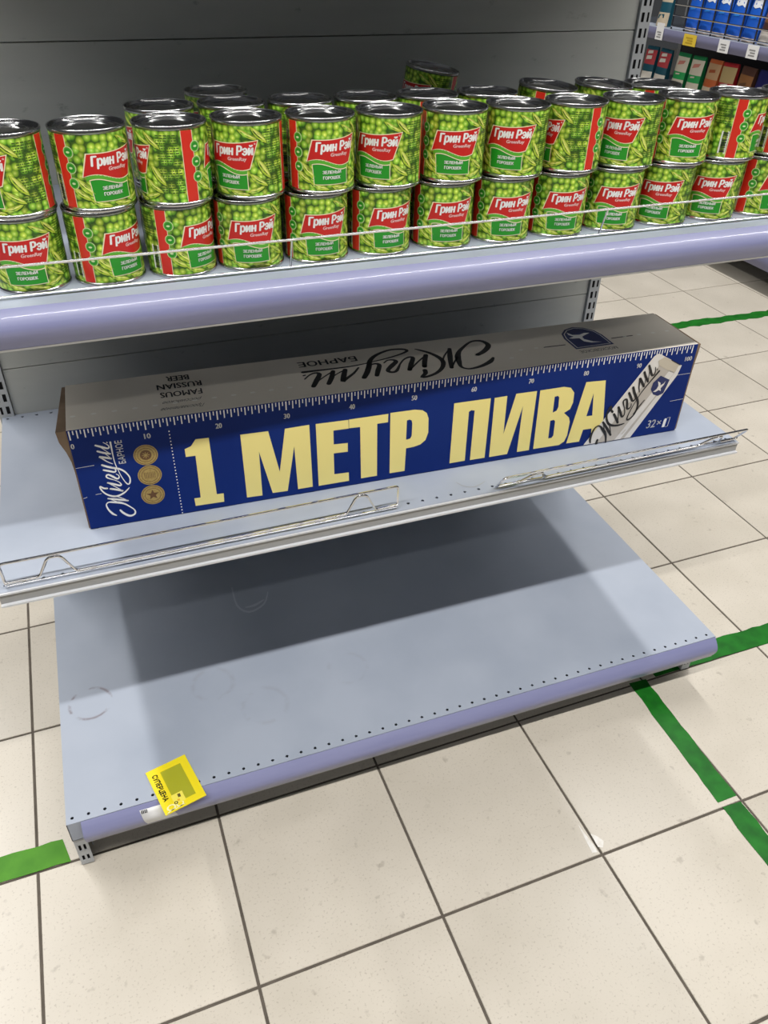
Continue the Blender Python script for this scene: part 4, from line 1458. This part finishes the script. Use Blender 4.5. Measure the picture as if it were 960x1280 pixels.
for k, (z0, z1) in enumerate(((0.1, 0.6), (0.603, 1.1), (1.103, 1.6), (1.603, 2.0))):
    mb = MB()
    mb.box(FX + 0.505, FX + 0.52, Y0 + 0.026, Y1 - 0.026, z0, z1)
    mb.build('back_panel', M['farback'], far)


def far_shelf(x0, z, rh, lip=True):
    mb = MB()
    mb.box(x0, FX + 0.50, Y0, Y1, z - 0.028, z)
    s = mb.build('shelf', M['shelf'], far)
    mb = MB()
    pr_ = rail_profile(0, z - 0.002, rh, 0.010)
    i = len(pr_)
    for y in (Y0, Y1):
        mb.v += [(x0 + a, y, b) for a, b in pr_]
    for k in range(i):
        mb.f.append((k, (k + 1) % i, i + (k + 1) % i, i + k))
        mb.m.append(0)
    mb.build('price_rail', M['farrail'], s, smooth=True)
    return s


far_shelf(2.915, 0.155, 0.055)
far_shelf(FX, 0.590, 0.045)
fs_ = far_shelf(FX, 0.872, 0.046)
far_shelf(FX, 1.28, 0.045)
mb = MB()
mb.box(3.22, 3.23, Y0, Y1, 0.003, 0.12)
mb.build('kick_recess_shade', M['slot'], far)
# wire basket front
for z in (0.885, 0.930, 0.974):
    mb = MB()
    mb.tube([(FX + 0.012, 1.70, z), (FX + 0.012, 2.862, z)], 0.0034, 6)
    mb.build('basket_wire', M['wire'], fs_, smooth=True)
mb = MB()
mb.tube([(FX + 0.015, 0, 0.873), (FX + 0.015, 0, 1.06)], 0.0042, 6)
bar_me = mb.mesh('basket_bar', [M['darkwire']], True)
for k in range(13):
    bar = put('basket_bar', bar_me, fs_)
    bar.location = (0, 1.72 + 0.0953 * k, 0)

# price tags on the far rail
M['ytag'] = mat('yellow_tag', (0.72, 0.52, 0.05), 0.5)
for y, m_, lb_, hh in ((2.905, 'paper', 'white price tag at the far left end of the distant rail', 0.070), (2.672, 'ytag', 'yellow price tag on the distant rail', 0.046), (2.437, 'paper', 'white price tag in the middle of the distant rail', 0.050), (2.253, 'paper', 'white price tag at the right end of the distant rail', 0.050)):
    mb = MB()
    wd = 0.028 if hh > 0.06 else (0.045 if m_ == 'ytag' else 0.034)
    mb.box(FX - 0.0165, FX - 0.0150, y - wd, y + wd, 0.824, 0.824 + hh)
    t = mb.build('price_tag', M[m_], None)
    tag(t, lb_, 'price tag', 'price tags across the side aisle')
    mb = MB()
    for r in range(3):
        zz = 0.833 + r * 0.010
        mb.box(FX - 0.0172, FX - 0.0166, y - wd * 0.5, y + wd * (0.6 - 0.25 * (r % 2)), zz, zz + 0.005)
    mb.build('print', mat('tag_print', (0.25, 0.25, 0.25) if m_ == 'paper' else (0.45, 0.30, 0.02), 0.6), t)


# packs: pillow pouches with printed areas
def pouch_mesh(w, d, hgt, mats, bands, patches):
    """w along y, facing -x. bands: (z0, z1, material index) over the front; patches: polygons on the front (y, z)"""
    nz_, ny = 12, 8
    mb = MB()

    def shape(t, s):
        # t height 0..1, s across -1..1
        prof = 0.5 * d * (1 - t) ** 0.55 * (1 - 0.55 * abs(s) ** 3) + 0.003
        ww = w / 2 * (1 - 0.04 * sin(pi * t))
        return prof, s * ww
    for side in (-1, 1):
        i = len(mb.v)
        for a in range(nz_ + 1):
            for b in range(ny + 1):
                t = a / nz_
                s = -1 + 2 * b / ny
                pr_, yy = shape(t, s)
                mb.v.append((side * pr_, yy, hgt * t))
        for a in range(nz_):
            for b in range(ny):
                k = i + a * (ny + 1) + b
                t = (a + 0.5) / nz_
                mi = 0
                if side < 0:
                    for z0, z1, q in bands:
                        if z0 <= t < z1:
                            mi = q
                mb.f.append((k, k + 1, k + ny + 2, k + ny + 1))
                mb.m.append(mi)
    q = (nz_ + 1) * (ny + 1)
    for a in range(nz_):
        for b in (0, ny):
            k = a * (ny + 1) + b
            mb.f.append((k, k + ny + 1, q + k + ny + 1, q + k))
            mb.m.append(0)
    for b in range(ny):
        for a in (0, nz_):
            k = a * (ny + 1) + b
            mb.f.append((k, k + 1, q + k + 1, q + k))
            mb.m.append(0)
    body = mb.mesh('bag', mats, True)
    pm = MB()

    def fn(y, z):
        t = max(0, min(1, z / hgt))
        s = max(-1, min(1, y / (w / 2)))
        pr_, yy = shape(t, s)
        return (-pr_ - 0.0015, -yy, z)
    for poly, mi in patches:
        pm.poly([poly], fn, mi)
    return body, pm.mesh('print', mats)


def colour(n, c, r=0.35):
    return mat(n, c, r, coat=0.2)


kinds = {}
blue = [colour('pouch_blue', (0.012, 0.10, 0.52)), colour('pouch_white', (0.74, 0.76, 0.80)), colour('pouch_sky', (0.03, 0.22, 0.66)), colour('pouch_cream', (0.60, 0.50, 0.42))]
logo = [(-0.030, 0.128), (-0.012, 0.122), (0.012, 0.128), (0.030, 0.120), (0.028, 0.150), (0.008, 0.156), (-0.012, 0.150), (-0.030, 0.154)]
kinds['blue'] = pouch_mesh(0.088, 0.06, 0.175, blue, [(0.0, 0.1, 3)], [(logo, 1), ([(-0.020, 0.084), (0.016, 0.088), (0.018, 0.098), (-0.018, 0.094)], 2), ([(-0.018, 0.136), (0.018, 0.134), (0.018, 0.139), (-0.018, 0.142)], 0)])
teal = [colour('pouch_teal', (0.012, 0.075, 0.11)), colour('pouch_beige', (0.50, 0.42, 0.30)), colour('pouch_red', (0.42, 0.05, 0.06)), colour('pouch_pale', (0.66, 0.62, 0.55))]
kinds['teal'] = pouch_mesh(0.085, 0.06, 0.19, teal, [(0.0, 0.40, 3), (0.40, 0.55, 0), (0.55, 0.95, 2)], [([(-0.022, 0.13), (0.022, 0.135), (0.02, 0.15), (-0.02, 0.147)], 3), ([(-0.02, 0.155), (0.02, 0.16), (0.016, 0.172), (-0.02, 0.169)], 3)])
kinds['tealb'] = pouch_mesh(0.085, 0.06, 0.17, teal, [(0.0, 0.35, 1), (0.35, 0.55, 0), (0.55, 0.70, 1)], [([(-0.022, 0.03), (0.022, 0.035), (0.02, 0.05), (-0.02, 0.047)], 0)])
green = [colour('pouch_green', (0.010, 0.17, 0.055)), colour('pouch_ivory', (0.56, 0.52, 0.42)), colour('pouch_rose', (0.50, 0.20, 0.16)), colour('pouch_bright_green', (0.02, 0.30, 0.08))]
kinds['green'] = pouch_mesh(0.088, 0.06, 0.19, green, [(0.0, 0.40, 1), (0.40, 0.58, 3), (0.58, 0.90, 1)], [([(-0.024, 0.138), (0.020, 0.146), (0.026, 0.160), (-0.018, 0.156)], 2), ([(-0.015, 0.098), (0.015, 0.10), (0.015, 0.106), (-0.015, 0.104)], 1)])
orange = [colour('pouch_orange', (0.42, 0.10, 0.03)), colour('pouch_sand', (0.52, 0.42, 0.30)), colour('pouch_rust', (0.30, 0.08, 0.03)), colour('pouch_tan', (0.42, 0.26, 0.14))]
kinds['orange'] = pouch_mesh(0.090, 0.06, 0.19, orange, [(0.0, 0.38, 1), (0.38, 0.55, 0), (0.55, 0.92, 3)], [([(-0.020, 0.135), (0.024, 0.140), (0.020, 0.152), (-0.020, 0.148)], 2)])
redp = [colour('pouch_crimson', (0.33, 0.012, 0.018)), colour('pouch_light', (0.66, 0.62, 0.58)), colour('pouch_gold', (0.40, 0.30, 0.14)), colour('pouch_dark_red', (0.15, 0.01, 0.012))]
kinds['red'] = pouch_mesh(0.092, 0.06, 0.19, redp, [(0.0, 0.32, 1), (0.62, 0.9, 2)], [([(-0.024, 0.088), (0.024, 0.094), (0.022, 0.110), (-0.022, 0.104)], 1)])
brown = [colour('pouch_brown', (0.07, 0.03, 0.02)), colour('pouch_chip', (0.60, 0.55, 0.50)), colour('pouch_copper', (0.25, 0.11, 0.04)), colour('pouch_umber', (0.12, 0.06, 0.03))]
kinds['brown'] = pouch_mesh(0.092, 0.06, 0.19, brown, [(0.0, 0.25, 1), (0.45, 0.85, 2)], [([(-0.020, 0.11), (0.020, 0.12), (0.020, 0.132), (-0.020, 0.124)], 3)])
navy = [colour('pouch_navy', (0.012, 0.012, 0.10)), colour('pouch_grey', (0.5, 0.5, 0.55)), colour('pouch_violet', (0.05, 0.03, 0.20)), colour('pouch_ink', (0.01, 0.01, 0.03))]
kinds['navy'] = pouch_mesh(0.092, 0.06, 0.19, navy, [(0.3, 0.6, 2)], [([(-0.020, 0.11), (0.020, 0.12), (0.020, 0.132), (-0.020, 0.124)], 1)])


def pack(kind, y, z, label, group, lean=0.06, x=None):
    p = thing('food_pouch', label, 'pouch', ((FX + 0.062) if x is None else x, y, z), 0, group)
    p.rotation_euler = (rj.uniform(-0.03, 0.03), lean, rj.uniform(-0.06, 0.06))
    put('bag', kinds[kind][0], p)
    put('print', kinds[kind][1], p)
    return p


zs_ = 0.8725
pack('tealb', 2.985, zs_, 'beige and dark teal pouch left of the wire basket on the distant shelf', 'pouches on the upper distant shelf')
for k, y in enumerate((2.767, 2.664, 2.568, 2.472, 2.366)):
    pack('blue', y, zs_, 'bright blue pouch with white logo, %s from left in the distant wire basket' % ORD[k], 'blue pouches in the wire basket')
pack('brown', 2.262, zs_, 'dark brown pouch right of the blue pouches in the wire basket', 'pouches on the upper distant shelf')
zz_ = 0.5905
for kd, y, lb_ in (('teal', 3.035, 'leftmost red and teal pouch on the lower distant shelf'), ('teal', 2.930, 'second red and teal pouch beside the green pouches'), ('green', 2.783, 'left of two green banded pouches on the lower distant shelf'),
                   ('green', 2.668, 'right of two green banded pouches beside the orange pouch'), ('orange', 2.552, 'orange and tan pouch between green and red pouches'), ('red', 2.445, 'crimson pouch with pale lower part on the distant shelf'),
                   ('brown', 2.335, 'dark brown pouch right of the crimson pouch on the lower distant shelf'), ('navy', 2.222, 'dark navy pouch at the right edge on the lower distant shelf')):
    pack(kd, y, zz_, lb_, 'pouches on the lower distant shelf', lean=0.05)
